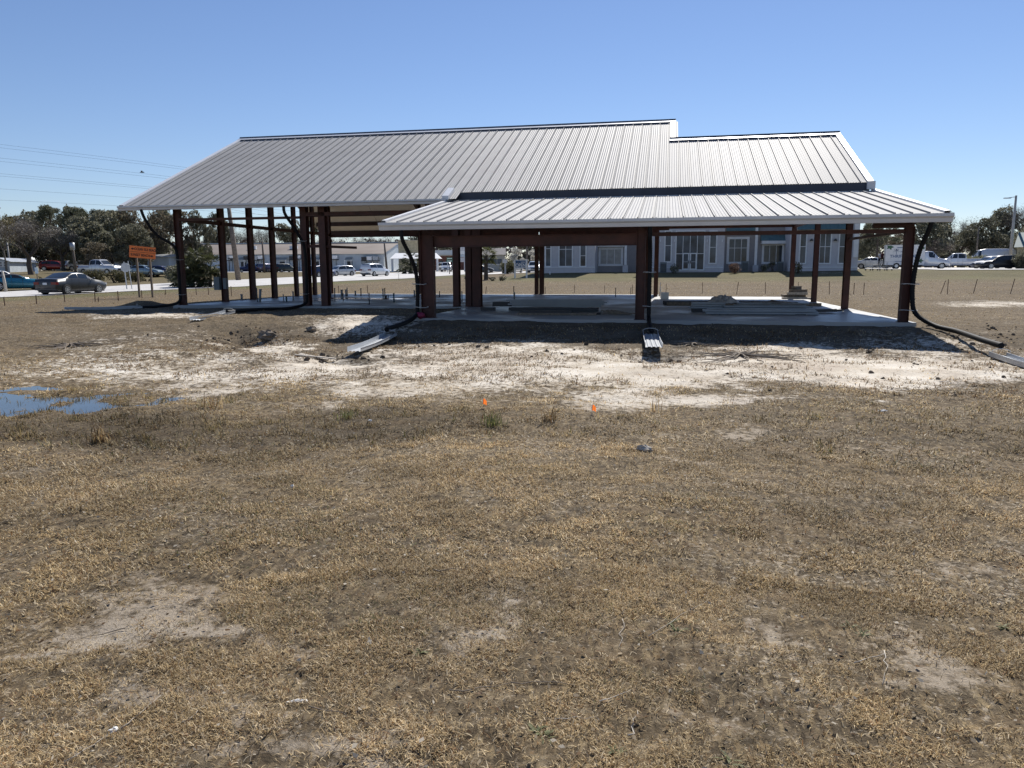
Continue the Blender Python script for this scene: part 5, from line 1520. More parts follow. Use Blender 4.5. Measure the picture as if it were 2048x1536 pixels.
# box truck with print on its side
D = 94.5; s = D / F_PX; pc = atd(1822, D)
bx0, bx1 = (1773 - 1822) * s, (1842.5 - 1822) * s
tk = vehicle('box_truck', 'white thrift store box truck parked beside the shop', 'truck', pc, -.2, 'cutaway', 3.1, 2.0, 2.15, paint('white', (.72, .73, .74)), RG, wr=.36, wheels=(.70,), clear=.35)
for ch in list(tk.children):
    if ch.name.startswith(('tail_light', 'licence_plate', 'rear_bumper')): bpy.data.objects.remove(ch, do_unlink=True)
    else: ch.location.x += bx1 + 1.55 - .25
zb, zt = pxz(530, D, 1800) - pc.z, pxz(490.5, D, 1800) - pc.z
cb = MB().box(bx0, bx1, -1.1, 1.1, zb, zt).build('cargo_box', M['white'], tk)
MB().box(bx0 - .03, bx1 + .03, -1.13, 1.13, zt, zt + .05).build('roof_rail', M['galv'], cb)
MB().box(bx0 - .02, bx0 + .05, -1.12, 1.12, zb, zt - .005).build('rear_frame', M['galv'], cb)
MB().box(bx0, bx1 + 1.2, -.75, .75, zb - .25, zb - .01).build('chassis', M['darkmetal'], tk)
MB().box(bx0 - 1.3, bx0 - .05, -.95, .95, zb - .12, zb - .04).build('tail_lift', M['darkmetal'], tk)
for sx in (0, 1):
    MB().bar((bx0 - .1, -.9 + sx * 1.8, .3), (bx0 - 1.2, -.9 + sx * 1.8, zb - .15), .08, .08).build('lift_arm', M['darkmetal'], tk)
for sg in (-1, 1):
    cx = bx0 + 1.35
    w = MB().tube([(cx, sg * .98 - .13, .38), (cx, sg * .98 + .13, .38)], .38, 18).build('wheel', M['tyre'], tk)
    MB().tube([(cx, sg * 1.0, .38), (cx, sg * 1.115, .38)], .2, 12).build('rim', M['rim'], w)
bc = (bx0 + bx1) / 2
text('lettering', 'THRIFT STORE', .50, M['ink_blue'], cb, (bc - .02, -1.106, zb + (zt - zb) * .435), R90, .003, 1.0)
text('lettering', 'HOPE', .30, M['ink_blue'], cb, (bc - .12, -1.106, zb + (zt - zb) * .67), R90, .003)
MB().box(bx0 + 1.3, bx0 + 2.4, -1.106, -1.102, zt - .35, zt - .26).build('small_print', M['ink_blue'], cb)
MB().box(bx0 + 1.15, bx0 + 2.1, -1.106, -1.102, zb + .42, zb + .48).build('small_print', M['ink_blue'], cb)
q = MB()
for a in np.linspace(0, PI, 5):
    q.add([(bx0 + 1.25 + .04 * math.cos(a + 1.57), -1.106, zb + 1.62), (bx0 + 1.25 + .33 * math.cos(a) + .09 * math.sin(a), -1.106, zb + 1.6 + .30 * math.sin(a) + .05), (bx0 + 1.25 + .38 * math.cos(a), -1.106, zb + 1.62 + .34 * math.sin(a)), (bx0 + 1.25 + .30 * math.cos(a) - .09 * math.sin(a), -1.106, zb + 1.66 + .34 * math.sin(a))], [(0, 1, 2, 3), (3, 2, 1, 0)])
q.box(bx0 + 1.22, bx0 + 1.28, -1.107, -1.103, zb + 1.3, zb + 1.62)
q.build('emblem', M['ink_blue'], cb)
for cx, cz, rr in ((bx0 + .5, zt - .22, .45), (bx1 - .22, zt - .4, .24), (bx1 - .45, zb + .5, .38)):
    pts = []
    for a in np.linspace(0, 2 * PI, 18)[:-1]:
        r2 = rr * (.75 + .25 * math.cos(5 * a)); pts.append((min(max(cx + r2 * math.cos(a), bx0 + .08), bx1 - .05), -1.105, min(cz + r2 * .8 * math.sin(a), zt - .03)))
    MB().poly(pts).build('leaf_print', M['ink_green'], cb)

# bicycles and carts clutter behind the truck
p = gnd(1752, 541); t = thing('shopping_cart_row', 'tangle of metal cart frames on the grass edge behind the truck', 'carts', p, .1)
for k in range(4):
    x = k * .75 - 1.2
    MB().tube([(x, 0, .1), (x + .15, 0, .95), (x + .8, 0, 1.0), (x + .7, 0, .45), (x + .1, 0, .35)], .025, 5).build('cart_frame', M['galv'], t)
    for w in (.1, .6): MB().tube([(x + w, -.03, .08), (x + w, .03, .08)], .08, 8).build('cart_wheel', M['tyre'], t)


# person standing on the tail lift
def person(loc, rz, label, shirt, pants):
    t = thing('person', label, 'person', loc, rz)
    J = [(0, 0, .93), (0, 0, 1.12), (0, 0, 1.38), (0, .0, 1.50), (0, -.02, 1.60), (0, -.02, 1.74),
         (.10, 0, .88), (.12, -.02, .48), (.12, .02, .08), (.13, -.12, .04), (-.10, 0, .88), (-.11, .03, .48), (-.13, .05, .08), (-.13, -.09, .04),
         (.19, 0, 1.40), (.25, .03, 1.13), (.23, -.16, .95), (.22, -.26, .93), (-.19, 0, 1.40), (-.26, .03, 1.13), (-.24, -.1, .90), (-.23, -.15, .83)]
    Rr = [.14, .135, .16, .06, .085, .075, .095, .065, .045, .04, .095, .065, .045, .04, .07, .05, .035, .04, .07, .05, .035, .04]
    E_ = [(0, 1), (1, 2), (2, 3), (3, 4), (4, 5), (0, 6), (6, 7), (7, 8), (8, 9), (0, 10), (10, 11), (11, 12), (12, 13), (2, 14), (14, 15), (15, 16), (16, 17), (2, 18), (18, 19), (19, 20), (20, 21)]
    me = bpy.data.meshes.new('body'); me.from_pydata(J, E_, []); me.update()
    o = bpy.data.objects.new('body', me); COL.objects.link(o); o.parent = t
    md = o.modifiers.new('skin', 'SKIN'); md.use_smooth_shade = True
    for v, r in zip(me.skin_vertices[0].data, Rr): v.radius = (r, r)
    me.skin_vertices[0].data[0].use_root = True
    o.modifiers.new('sub', 'SUBSURF').levels = 1
    dg = bpy.context.evaluated_depsgraph_get(); ev = bpy.data.meshes.new_from_object(o.evaluated_get(dg))
    o.modifiers.clear(); o.data = ev
    ev.materials.clear()
    for m in (M['skin'], shirt, pants): ev.materials.append(m)
    for pl in ev.polygons:
        z = pl.center.z; ax = abs(pl.center.x)
        pl.material_index = 2 if z < .96 and ax < .2 else (1 if z < 1.46 and not (ax > .2 and z < 1.2) else 0)
    h = MB().blob((0, 0, 1.70), (.095, .105, .09), 2, 12, 7, .05).build('hair', M['darkmetal'], t, True)
    MB().blob((0, -.11, 1.655), (.018, .02, .025), 2, 6, 4, 0).build('nose', M['skin'], t, True)
    return t


pw = tk.matrix_basis @ Vector((bx0 - .55, .2, zb - .04))
person(pw, .9, 'person in a white shirt and dark trousers standing on the truck tail lift', M['shirt'], M['pants'])
pw = tk.matrix_basis @ Vector((bx0 - .2, .55, zb - .04))
person(pw, -.4, 'second person in dark clothes half hidden at the truck box edge', mat('maroon_shirt', (.06, .015, .02), .9), M['pants'])

# bird in the sky
p = atd(299, 70); z = pxz(345, 70, 299)
t = thing('bird', 'small dark bird flying in the sky left of the roof', 'bird', (p.x, p.y, z), .4)
q = MB().tube([(-.2, 0, 0), (-.05, 0, .03), (.1, 0, .02), (.22, 0, .0)], [.01, .06, .05, .008], 6)
for sg in (-1, 1): q.add([(-.06, 0, .03), (.08, 0, .03), (.1, sg * .25, .14), (.0, sg * .55, .08), (-.05, sg * .25, .12)], [(0, 1, 2, 3, 4)])
q.build('body', M['darkmetal'], t)

# ---------------------------------------------------------------- trees and shrubs
def cards(cen, size, asp, rg, flat=0.):
    """leaf-sized quads in random orientation"""
    n = len(cen)
    a = rg.normal(size=(n, 3)); a[:, 2] *= (1 - flat); a /= np.linalg.norm(a, axis=1)[:, None]
    b_ = rg.normal(size=(n, 3)); b_ -= a * (a * b_).sum(1)[:, None]; b_ /= np.linalg.norm(b_, axis=1)[:, None]
    sz = size * rg.uniform(.6, 1.4, n)
    u = a * (sz * .5)[:, None]; v = b_ * (sz * .5 * asp)[:, None]
    co = np.stack([cen - u - v * .5, cen - v, cen + u, cen + v], 1).reshape(-1, 3)
    return co


def crown_mesh(name, m, seed, blobs, per, size, asp=.6, shell=.75, clump=None):
    rg = np.random.default_rng(seed); C = []; T = []
    for (bx, by, bz, br, brz) in blobs:
        k = max(20, int(per * br * br))
        d = rg.normal(size=(k, 3)); d /= np.linalg.norm(d, axis=1)[:, None]
        r = rg.uniform(shell, 1.0, k) ** .8 if shell > 0 else rg.random(k) ** .5
        # sub-clumps make gaps
        f = .72 + .5 * vnoise(d[:, 0] * 2.6 + seed + bx, d[:, 1] * 2.6 + d[:, 2] * 2.2 + by)
        p = d * (r * f)[:, None] * np.array([br, br, brz]) + np.array([bx, by, bz])
        keep = vnoise(p[:, 0] * 1.3 + 9 * seed, p[:, 1] * 1.3 + p[:, 2] * 1.5) > .30
        p = p[keep]; C.append(p); T.append(np.clip(rg.normal(.42, .26, len(p)), 0, 1))
    C = np.concatenate(C); T = np.concatenate(T)
    co = cards(C, size, asp, rg)
    return npmesh(name, co, 4, np.arange(len(co)), m, {'tint': ('FLOAT', np.repeat(T, 4))})


def branches(seed, h, r, levels, spread, m, trunk_h=.35, n0=5, droop=0.):
    rr = random.Random(seed); q = MB(); tips = []

    def grow(p, d, l, rad, lev):
        pts = [p.copy()]; rs = [rad]
        for i in range(4):
            d = (d + Vector((rr.uniform(-.22, .22), rr.uniform(-.22, .22), rr.uniform(-.1, .2) - droop))).normalized()
            p = p + d * l / 4; pts.append(p.copy()); rs.append(rad * (1 - .14 * (i + 1)))
        q.tube(pts, rs, 6 if lev < 2 else 4, False)
        if lev >= levels:
            tips.extend(pts[1:]); return
        for k in range(rr.choice((2, 3, 3))):
            i = rr.choice((2, 3, 4)); a = rr.random() * 2 * PI
            nd = (d + Vector((math.cos(a), math.sin(a), rr.uniform(-.1, .5))) * spread).normalized()
            grow(pts[i].copy(), nd, l * rr.uniform(.6, .8), rs[i] * .62, lev + 1)
        if lev: tips.append(pts[-1])
    th = h * trunk_h
    q.tube([(0, 0, -.4), (.02 * h, 0, th * .5), (0, .02 * h, th)], [r * 1.3, r, r * .85], 8, False)
    for k in range(n0):
        a = 2 * PI * k / n0 + rr.random(); nd = Vector((math.cos(a) * spread * 1.1, math.sin(a) * spread * 1.1, .8)).normalized()
        grow(Vector((0, .02 * h, th * rr.uniform(.85, 1.0))), nd, h * .30, r * .55, 1)
    return q, tips


def blobset(seed, h, w, n, zlo, big=.3):
    rr = random.Random(seed); out = []
    for k in range(n):
        a = rr.random() * 2 * PI; t = rr.random(); z = h * (zlo + (1 - zlo) * t * .88)
        prof_ = math.sqrt(max(.05, 1 - (2 * (t - .45)) ** 2 * .8))
        rad = w / 2 * prof_ * rr.uniform(.35, .8); br = w * big * rr.uniform(.55, 1.0)
        out.append((rad * math.cos(a), rad * math.sin(a), min(z, h - br * .55), br, br * rr.uniform(.6, .85)))
    return out


TREES = {}   # kind -> list of (trunk mesh, crown mesh); natural height 10 m
for i in range(3):
    q, tips = branches(10 + i, 10, .32, 2, .9, None, .28, 5)
    TREES.setdefault('oak', []).append((q.mesh('trunk', M['bark'], True), crown_mesh('crown', M['leaf_oak'], 20 + i, blobset(30 + i, 10, 10, 17, .22, .23), 330, .34)))
for i in range(2):
    q, tips = branches(110 + i, 10, .3, 2, .9, None, .3, 5)
    TREES.setdefault('rust', []).append((q.mesh('trunk', M['bark'], True), crown_mesh('crown', M['leaf_rust'], 120 + i, blobset(130 + i, 10, 9.5, 15, .25, .22), 290, .32)))
for i in range(3):
    rr = random.Random(50 + i); q = MB()
    q.tube([(0, 0, -.4), (.1, 0, 4), (.05, .1, 7.5), (0, 0, 9.4)], [.26, .2, .14, .05], 8, False)
    bl = []
    for k in range(18):
        a = rr.random() * 2 * PI; z = rr.uniform(4.4, 9.3); L_ = (10.6 - z) * .55 + .5
        e = (math.cos(a) * L_, math.sin(a) * L_, z + .5); q.tube([(0, 0, z - .3), (e[0] * .6, e[1] * .6, z), e], [.08, .05, .03], 4, False)
        bl.append((e[0], e[1], e[2], rr.uniform(.9, 1.5), rr.uniform(.5, .8)))
    bl.append((0, 0, 9.5, 1.2, .7))
    TREES.setdefault('pine', []).append((q.mesh('trunk', M['bark'], True), crown_mesh('crown', M['leaf_pine'], 60 + i, bl, 420, .30, .35, .3)))
for kind, bm, lm, n_, sz in (('bare', 'bark', 'leaf_twig', 3, .55), ('brown', 'bark', 'leaf_brown', 2, .55), ('yellow', 'palebark', 'leaf_yellow', 1, .3)):
    for i in range(n_):
        q, tips = branches(hash(kind) % 5 * 0 + {'bare': 70, 'brown': 80, 'yellow': 90}[kind] + i, 10, .34 if kind == 'bare' else .2, 4 if kind != 'yellow' else 3, .85, None, .3, 5)
        rg = np.random.default_rng(95 + i); tp = np.array([tuple(t_) for t_ in tips])
        reps = max(1, int(5200 / len(tp))); C = np.repeat(tp, reps, 0) + rg.normal(size=(len(tp) * reps, 3)) * .42
        co = cards(C, sz, .07 if kind != 'yellow' else .5, rg)
        TREES.setdefault(kind, []).append((q.mesh('trunk', M[bm], True), npmesh('crown', co, 4, np.arange(len(co)), M[lm], {'tint': ('FLOAT', np.repeat(rg.random(len(C)), 4))})))
q, tips = branches(210, 10, .2, 2, .8, None, .25, 6)
TREES['blossom'] = [(q.mesh('trunk', M['bark'], True), crown_mesh('crown', M['leaf_blossom'], 211, blobset(212, 10, 9, 16, .25, .2), 260, .34, .7, .2))]


def tree(kind, px, D, ytop, width_px, label, var=0, name=None, group=None, zoff=0.):
    p = atd(px, D); h = (pxz(ytop, D, px) - p.z) * {'oak': 1.24 if px < 1000 else 1.08, 'rust': 1.2 if px < 1000 else 1.08, 'blossom': 1.1, 'pine': 1.02}.get(kind, 1.08); s = D / F_PX
    tm, cm = TREES[kind][var % len(TREES[kind])]
    nat = {'oak': 11.5, 'rust': 11, 'pine': 7.5, 'bare': 11, 'brown': 11, 'yellow': 10, 'blossom': 10}[kind]
    w = width_px * s / nat
    nm = name or {'oak': 'oak_tree', 'rust': 'oak_tree', 'pine': 'pine_tree', 'bare': 'bare_tree', 'brown': 'bare_tree', 'yellow': 'budding_tree', 'blossom': 'blossom_tree'}[kind]
    t = thing(nm, label, 'tree', p, random.random() * 6.28, group)
    t.scale = (w, w, h / 10)
    put('trunk', tm, t); put('crown', cm, t)
    return t


LT = 'trees beyond the road at left'
for a in (('oak', 88, 130, 444, 90, 'evergreen oak crown between the bare oak and the left pine', 1), ('oak', 136, 132, 440, 84, 'evergreen oak crown filling the gap between the two left pines', 2), ('rust', 186, 134, 441, 84, 'tawny oak crown between the middle and right pine', 0), ('oak', 232, 130, 444, 90, 'evergreen oak crown right of the third pine', 0), ('oak', 52, 126, 452, 90, 'evergreen oak crown behind the bare oak', 1),
          ('yellow', 12, 92, 404, 75, 'yellowish budding tree cut by the left edge of the picture'), ('bare', 62, 88, 428, 150, 'big spreading bare oak with a thick dark trunk at left', 0),
          ('pine', 109, 124, 416, 62, 'round-topped pine rising left of a second pine', 0), ('pine', 162, 122, 417, 62, 'round-topped pine directly above the transformer pole', 1), ('pine', 207, 126, 424, 52, 'pine between the transformer pole and the roof corner', 2),
          ('pine', 250, 122, 423, 56, 'pine just left of the roof corner', 0), ('bare', 128, 104, 446, 95, 'grey leafless oak behind the grey sedan', 1), ('oak', 172, 106, 452, 120, 'dark evergreen oak behind the transformer pole', 0),
          ('oak', 226, 110, 444, 110, 'dark evergreen oak above the stop sign', 1), ('rust', 292, 112, 427, 110, 'rust-tinged oak behind the orange sign', 0), ('oak', 322, 118, 436, 90, 'dark evergreen oak just left of the corner post', 2),
          ('oak', 268, 104, 468, 100, 'low dark oak right behind the orange sign top', 1), ('rust', 362, 116, 436, 80, 'broad oak seen between the first two wall posts', 1), ('oak', 404, 118, 446, 70, 'oak behind the large fan palm', 2),
          ('oak', 30, 112, 462, 100, 'dark evergreen behind the white house', 2), ('oak', 100, 116, 474, 110, 'low dark oak behind the grey-roofed house', 0), ('bare', -40, 90, 440, 120, 'leafless oak just outside the left edge', 2),
          ('rust', 200, 100, 490, 80, 'low scrubby oak over the white pickup at left', 0), ('oak', -70, 100, 430, 120, 'tall oak left of the picture edge', 1)):
    tree(*a[:6], var=a[6] if len(a) > 6 else 0, group=LT)
WT = 'trees behind the warehouse'
for a in (('oak', 440, 216, 447, 62, 'evergreen oak behind the warehouse next to the leaning pole'), ('brown', 482, 222, 452, 62, 'thin brown leafless tree right of the leaning pole'), ('bare', 520, 225, 448, 80, 'wide leafless tree between the third and fourth wall posts', 1),
          ('oak', 566, 230, 466, 66, 'low evergreen behind the warehouse right of the fourth wall post', 1), ('oak', 594, 226, 462, 50, 'small evergreen left of the second front post', 2), ('pine', 625, 215, 436, 44, 'tall pine seen between the paired front posts', 1),
          ('brown', 655, 236, 468, 70, 'brown leafless treetop right of the paired posts', 0), ('brown', 700, 240, 470, 75, 'brown leafless treetop above the warehouse middle', 1), ('bare', 745, 240, 468, 75, 'grey leafless treetop above the right half of the warehouse', 2),
          ('brown', 790, 240, 470, 75, 'brown leafless treetop above the tan shop', 0), ('oak', 840, 236, 474, 70, 'evergreen behind the tan shop', 0), ('oak', 890, 240, 484, 75, 'evergreen behind the brick shop', 1)):
    tree(*a[:6], var=a[6] if len(a) > 6 else 0, group=WT)
for a in (('blossom', 1032, 132, 500, 46, 'white blossoming tree left of the slim pole'), ('blossom', 1066, 130, 503, 40, 'white blossoming tree right of the slim pole'), ('rust', 1088, 120, 505, 36, 'rust-coloured small tree beside the shop wall'),
          ('oak', 1050, 200, 478, 80, 'dark evergreen far behind the blossom trees', 1), ('oak', 985, 205, 482, 80, 'dark evergreen far behind the palm', 2)):
    tree(*a[:6], var=a[6] if len(a) > 6 else 0)
RT = 'trees behind the parking lot at right'
for a in (('pine', 1752, 112, 428, 70, 'tall pine with a bare dark trunk behind the truck tail', 2), ('oak', 1728, 116, 455, 80, 'dark evergreen behind the shop corner', 0), ('rust', 1790, 118, 468, 90, 'brownish oak above the box truck', 1),
          ('oak', 1838, 116, 440, 120, 'broad dark oak above the box truck cab', 1), ('oak', 1880, 124, 433, 90, 'dark oak right of the porch post', 2), ('bare', 1916, 128, 430, 80, 'leafless crown on the skyline right of the eave', 1), ('oak', 1962, 124, 442, 100, 'dark oak in the dip of the skyline', 0),
          ('bare', 2004, 132, 404, 120, 'tall leafless oak behind the lamp pole', 0), ('bare', 2050, 128, 408, 110, 'tall leafless oak at the right picture edge', 2), ('oak', 2016, 130, 424, 110, 'dark evergreen under the tall leafless oak', 2),
          ('brown', 1862, 112, 480, 90, 'brown thicket above the white cab', 0), ('brown', 1905, 132, 470, 90, 'brown leafless thicket above the white pickup', 1), ('brown', 1950, 132, 476, 90, 'brown thicket left of the white van', 0), ('oak', 2010, 132, 470, 110, 'dark low evergreen above the hedge', 1),
          ('oak', 2075, 110, 440, 110, 'dark evergreen at the right edge behind the teal roof', 0), ('rust', 2110, 116, 420, 120, 'oak just outside the right edge', 1)):
    tree(*a[:6], var=a[6] if len(a) > 6 else 0, group=RT)


def bush(px, D, ytop, wpx, m, label, seed, name='shrub', cat='shrub', dens=900, size=.16, n=7, group=None, cover=.0, yw=None):
    p = atd(px, D); s = D / F_PX; h = pxz(ytop, D, px) - p.z; w = wpx * s
    rr = random.Random(seed); bl = []
    for k in range(n):
        x = rr.uniform(-.5, .5) * max(0, w - h * .8); br = h * rr.uniform(.38, .52)
        bl.append((x, rr.uniform(-.3, .3) * (yw or h), h * rr.uniform(.42, .55), br, br * .95))
    t = thing(name, label, cat, p, 0, group)
    put('foliage', crown_mesh('foliage', M[m], seed, bl, dens, size, .55, .55), t)
    q = MB()
    for k in range(4): q.tube([(rr.uniform(-.2, .2), 0, -.1), (rr.uniform(-.4, .4) * w * .5, 0, h * .6)], [.05, .02], 5, False)
    q.build('stem', M['bark'], t)
    return t


HG = 'scrub along the far road edge'
bush(190, 78, 537, 66, 'leaf_scrub', 'olive scrub hedge directly behind the grey sedan roof', 1, group=HG); bush(228, 80, 539, 66, 'leaf_scrub', 'olive scrub left of the stop sign', 2, group=HG); bush(268, 82, 542, 56, 'leaf_scrub', 'olive scrub between the stop sign and the orange sign', 3, group=HG)
bush(292, 84, 556, 30, 'leaf_scrub', 'low scrub behind the orange sign posts', 4, group=HG); bush(95, 76, 552, 50, 'leaf_scrub', 'dry weedy scrub behind the teal car', 5, group=HG)
bush(352, 71, 528, 36, 'leaf_oak', 'dark round shrub left of the corner post', 6)
p_h = 'trimmed pale green hedge in the parking lot'
bush(1925, 108, 507, 44, 'leaf_hedge', 'pale green hedge above the pickup bed', 7, 'hedge', 'hedge', group=p_h); bush(1975, 108, 510, 70, 'leaf_hedge', 'pale green hedge in front of the white van', 8, 'hedge', 'hedge', group=p_h); bush(2022, 106, 508, 56, 'leaf_hedge', 'pale green hedge beside the lamp pole', 9, 'hedge', 'hedge', group=p_h)
bush(1726, 108, 515, 44, 'leaf_hedge', 'pale shrub behind the dark container by the shop', 10, 'hedge', 'hedge')
bush(2046, 84, 500, 26, 'leaf_oak', 'dark upright shrub at the right edge of the picture', 11)
p = gnd(1471, 547); t = bush(1471, 84.5, 524.5, 26, 'leaf_red', 'round clipped reddish bush in front of the shop', 12, dens=900, size=.12, n=5)
bush(1349, 86, 527, 14, 'leaf_oak', 'small dark shrub left of the shop doors', 13, n=3); bush(1545, 87, 522, 20, 'leaf_oak', 'dark shrub below the teal shop awning', 14, n=3); bush(1527, 87, 528, 14, 'leaf_oak', 'dark shrub by the white porch column', 15, n=3)
bush(1595, 82, 521, 24, 'leaf_scrub', 'thin twiggy shrub at the shop bay behind the rear post', 16, n=3, dens=300)
bush(1016, 104, 518, 28, 'leaf_hedge', 'green bush behind the small white sign board', 17); bush(1083, 92, 540, 30, 'leaf_hedge', 'low green shrub at the left corner of the shop', 18)
for px, D, lab in ((940, 78, 'low dark ground shrub left of the palm foot'), (985, 76, 'low dark ground shrub under the palm'), (1004, 76, 'low dark shrub right of the palm foot')):
    bush(px, D, 548.5, 22, 'leaf_oak', lab, px, n=4, group='low shrubs around the palm')
bush(2000, 80, 541, 60, 'leaf_scrub', 'low weeds along the lot edge at right', 21, n=6, dens=500)


def fan_palm(p, h, w, label, stems, seed, name='palm_bush', trunk_r=.14, nfr=24):
    rr = random.Random(seed); t = thing(name, label, 'palm', p); rg = np.random.default_rng(seed)
    qt = MB(); V = []; T = []
    for sx, sy, sh in stems:
        qt.tube([(sx, sy, -.2), (sx * 1.05, sy, sh * .5), (sx * 1.1, sy, sh)], [trunk_r * 1.3, trunk_r, trunk_r * 1.1], 8, False)
        for k in range(nfr):
            a = rr.random() * 2 * PI; el = rr.uniform(-.9, 1.3); L_ = w * rr.uniform(.7, 1.0) * .5
            d = Vector((math.cos(a) * math.cos(el), math.sin(a) * math.cos(el), math.sin(el)))
            o = Vector((sx * 1.1, sy, sh)); c = o + d * L_ * .62
            side = d.cross(Vector((0, 0, 1))); side = side.normalized() if side.length > .05 else Vector((1, 0, 0)); tint = rr.random()
            V += [o - side * .015, o + side * .015, c + side * .012, c - side * .012]; T += [tint] * 4
            for j in range(11):
                f = (j - 5) / 5; ld = (d * (1 - .35 * abs(f)) + side * f * 1.05 + Vector((0, 0, -.28 * abs(f) - .12))).normalized()
                e = c + ld * L_ * .62 * (1 - .25 * abs(f)); wv = ld.cross(Vector((rr.uniform(-1, 1), rr.uniform(-1, 1), 1))).normalized() * L_ * .035
                m_ = c.lerp(e, .5); V += [c, m_ - wv, e + Vector((0, 0, -.08 * L_)), m_ + wv]; T += [min(1, max(0, tint + rr.uniform(-.2, .2)))] * 4
    qt.build('trunk', M['bark'], t, True)
    put('fronds', npmesh('fronds', np.array([tuple(v) for v in V]), 4, np.arange(len(V)), M['leaf_palm'], {'tint': ('FLOAT', np.array(T))}), t)
    return t


D = 64.; p = atd(398, D); hh = pxz(487, D, 398) - p.z
fan_palm(p, hh, 2.6, 'large bushy fan palm cluster beyond the road behind the corner post', [(0, 0, hh * .62), (-.9, .3, hh * .45), (.9, .2, hh * .48), (.3, -.6, hh * .3), (-.5, -.5, hh * .34), (1.1, -.4, hh * .2), (-1.2, -.2, hh * .18), (0, -.9, hh * .15)], 3, trunk_r=.08, nfr=46)
D = 80.; p = atd(972, D); hh = pxz(500, D, 972) - p.z
fan_palm(p, hh, 2.6, 'cabbage palm with a short trunk behind the inner posts', [(0, 0, hh * .82)], 5, 'palm_tree', .2, 60)
D = 125.; p = atd(822, D); hh = pxz(507, D, 822) - p.z
fan_palm(p, hh, 3.4, 'dark spiky palm clump before the tan shop', [(0, 0, hh * .7), (-.9, 0, hh * .35), (.9, .3, hh * .4), (0, -.5, hh * .2)], 7, nfr=24)

# a far-off wood closes the horizon all round
rg = np.random.default_rng(77)
n_ = 26000; th = rg.uniform(-1.35, 1.35, n_) - YAW * -1; R0 = rg.uniform(255, 330, n_)
th = rg.uniform(-1.3, 1.3, n_)
xx = CAM[0] + np.sin(th - YAW) * R0; yy = CAM[1] + np.cos(th - YAW) * R0
top = 7.5 + 6.0 * fbm(xx, yy, 26, 4, 40)
zz_ = 1.0 + top * rg.random(n_) ** .7
co = cards(np.stack([xx, yy, zz_], 1), 1.25, .7, rg)
tag(put('far_woods', npmesh('far_woods', co, 4, np.arange(len(co)), M['leaf_brown'], {'tint': ('FLOAT', np.repeat(rg.random(n_) * .6, 4))})), kind='stuff')

# ---------------------------------------------------------------- grass
mgr = bpy.data.materials.new('dry_grass'); mgr.use_nodes = True
nt = mgr.node_tree
at = nt.nodes.new('ShaderNodeAttribute'); at.attribute_name = 'col'
bs = nt.nodes['Principled BSDF']; bs.inputs['Roughness'].default_value = .55; bs.inputs['Specular IOR Level'].default_value = .12
nt.links.new(at.outputs['Color'], bs.inputs['Base Color'])
tr = nt.nodes.new('ShaderNodeBsdfTranslucent'); nt.links.new(at.outputs['Color'], tr.inputs[0])
mx = nt.nodes.new('ShaderNodeMixShader'); mx.inputs[0].default_value = .4
nt.links.new(bs.outputs[0], mx.inputs[1]); nt.links.new(tr.outputs[0], mx.inputs[2]); nt.links.new(mx.outputs[0], nt.nodes['Material Output'].inputs[0])
PAL = np.array([(.52, .42, .255), (.42, .325, .19), (.29, .215, .12), (.165, .118, .066), (.22, .125, .062), (.33, .285, .215), (.66, .57, .41), (.10, .074, .045)]) * np.array([1.27, 1.22, 1.12])
PW_ = np.array([.20, .22, .18, .12, .05, .09, .11, .03])
GREENS = np.array([(.14, .15, .05), (.19, .19, .07), (.10, .12, .045), (.22, .20, .09)])


def blades(name, P, length, width, elev, cols, rg, tall=None):
    """3-triangle bent blades; P (n,2) roots"""
    n = len(P); x, y = P[:, 0], P[:, 1]; z = GD(x, y)
    az = rg.uniform(0, 2 * PI, n); L_ = length * rg.uniform(.5, 1.5, n); el = np.clip(rg.normal(elev, .35, n), .03, 1.5)
    d = np.stack([np.cos(az), np.sin(az)], 1); s = np.stack([-np.sin(az), np.cos(az)], 1)
    w = width * rg.uniform(.6, 1.5, n)
    r0 = np.stack([x, y, z - .004], 1)
    h1 = (L_ * .55 * np.cos(el)); v1 = L_ * .55 * np.sin(el)
    e2 = el - rg.uniform(.1, .9, n); h2 = h1 + L_ * .45 * np.cos(e2); v2 = np.maximum(v1 + L_ * .45 * np.sin(e2), .003)
    S = np.concatenate([s, np.zeros((n, 1))], 1) * (w * .5)[:, None]
    d3 = np.concatenate([d, np.zeros((n, 1))], 1); up = np.array([0, 0, 1.])
    m1 = r0 + d3 * h1[:, None] + up * v1[:, None]; tip = r0 + d3 * h2[:, None] + up * v2[:, None]
    co = np.stack([r0 - S, r0 + S, m1 + S * .8, m1 - S * .8, tip], 1).reshape(-1, 3)
    b0 = np.arange(n)[:, None] * 5
    tri = np.concatenate([b0 + np.array([[0, 1, 2]]), b0 + np.array([[0, 2, 3]]), b0 + np.array([[3, 2, 4]])], 1).ravel()
    c4 = np.concatenate([np.repeat(cols, 5, 0), np.ones((n * 5, 1))], 1)
    return npmesh(name, co, 3, tri, mgr, {'col': ('FLOAT_COLOR', c4)})


def scatter(n, r0, r1, rg, half=.66):
    """roots over a sector in front of the camera, wider than the view"""
    r = np.sqrt(rg.uniform(r0 * r0, r1 * r1, n)); a = rg.uniform(-half, half, n) - YAW
    return np.stack([CAM[0] + r * np.sin(a), CAM[1] + r * np.cos(a)], 1)


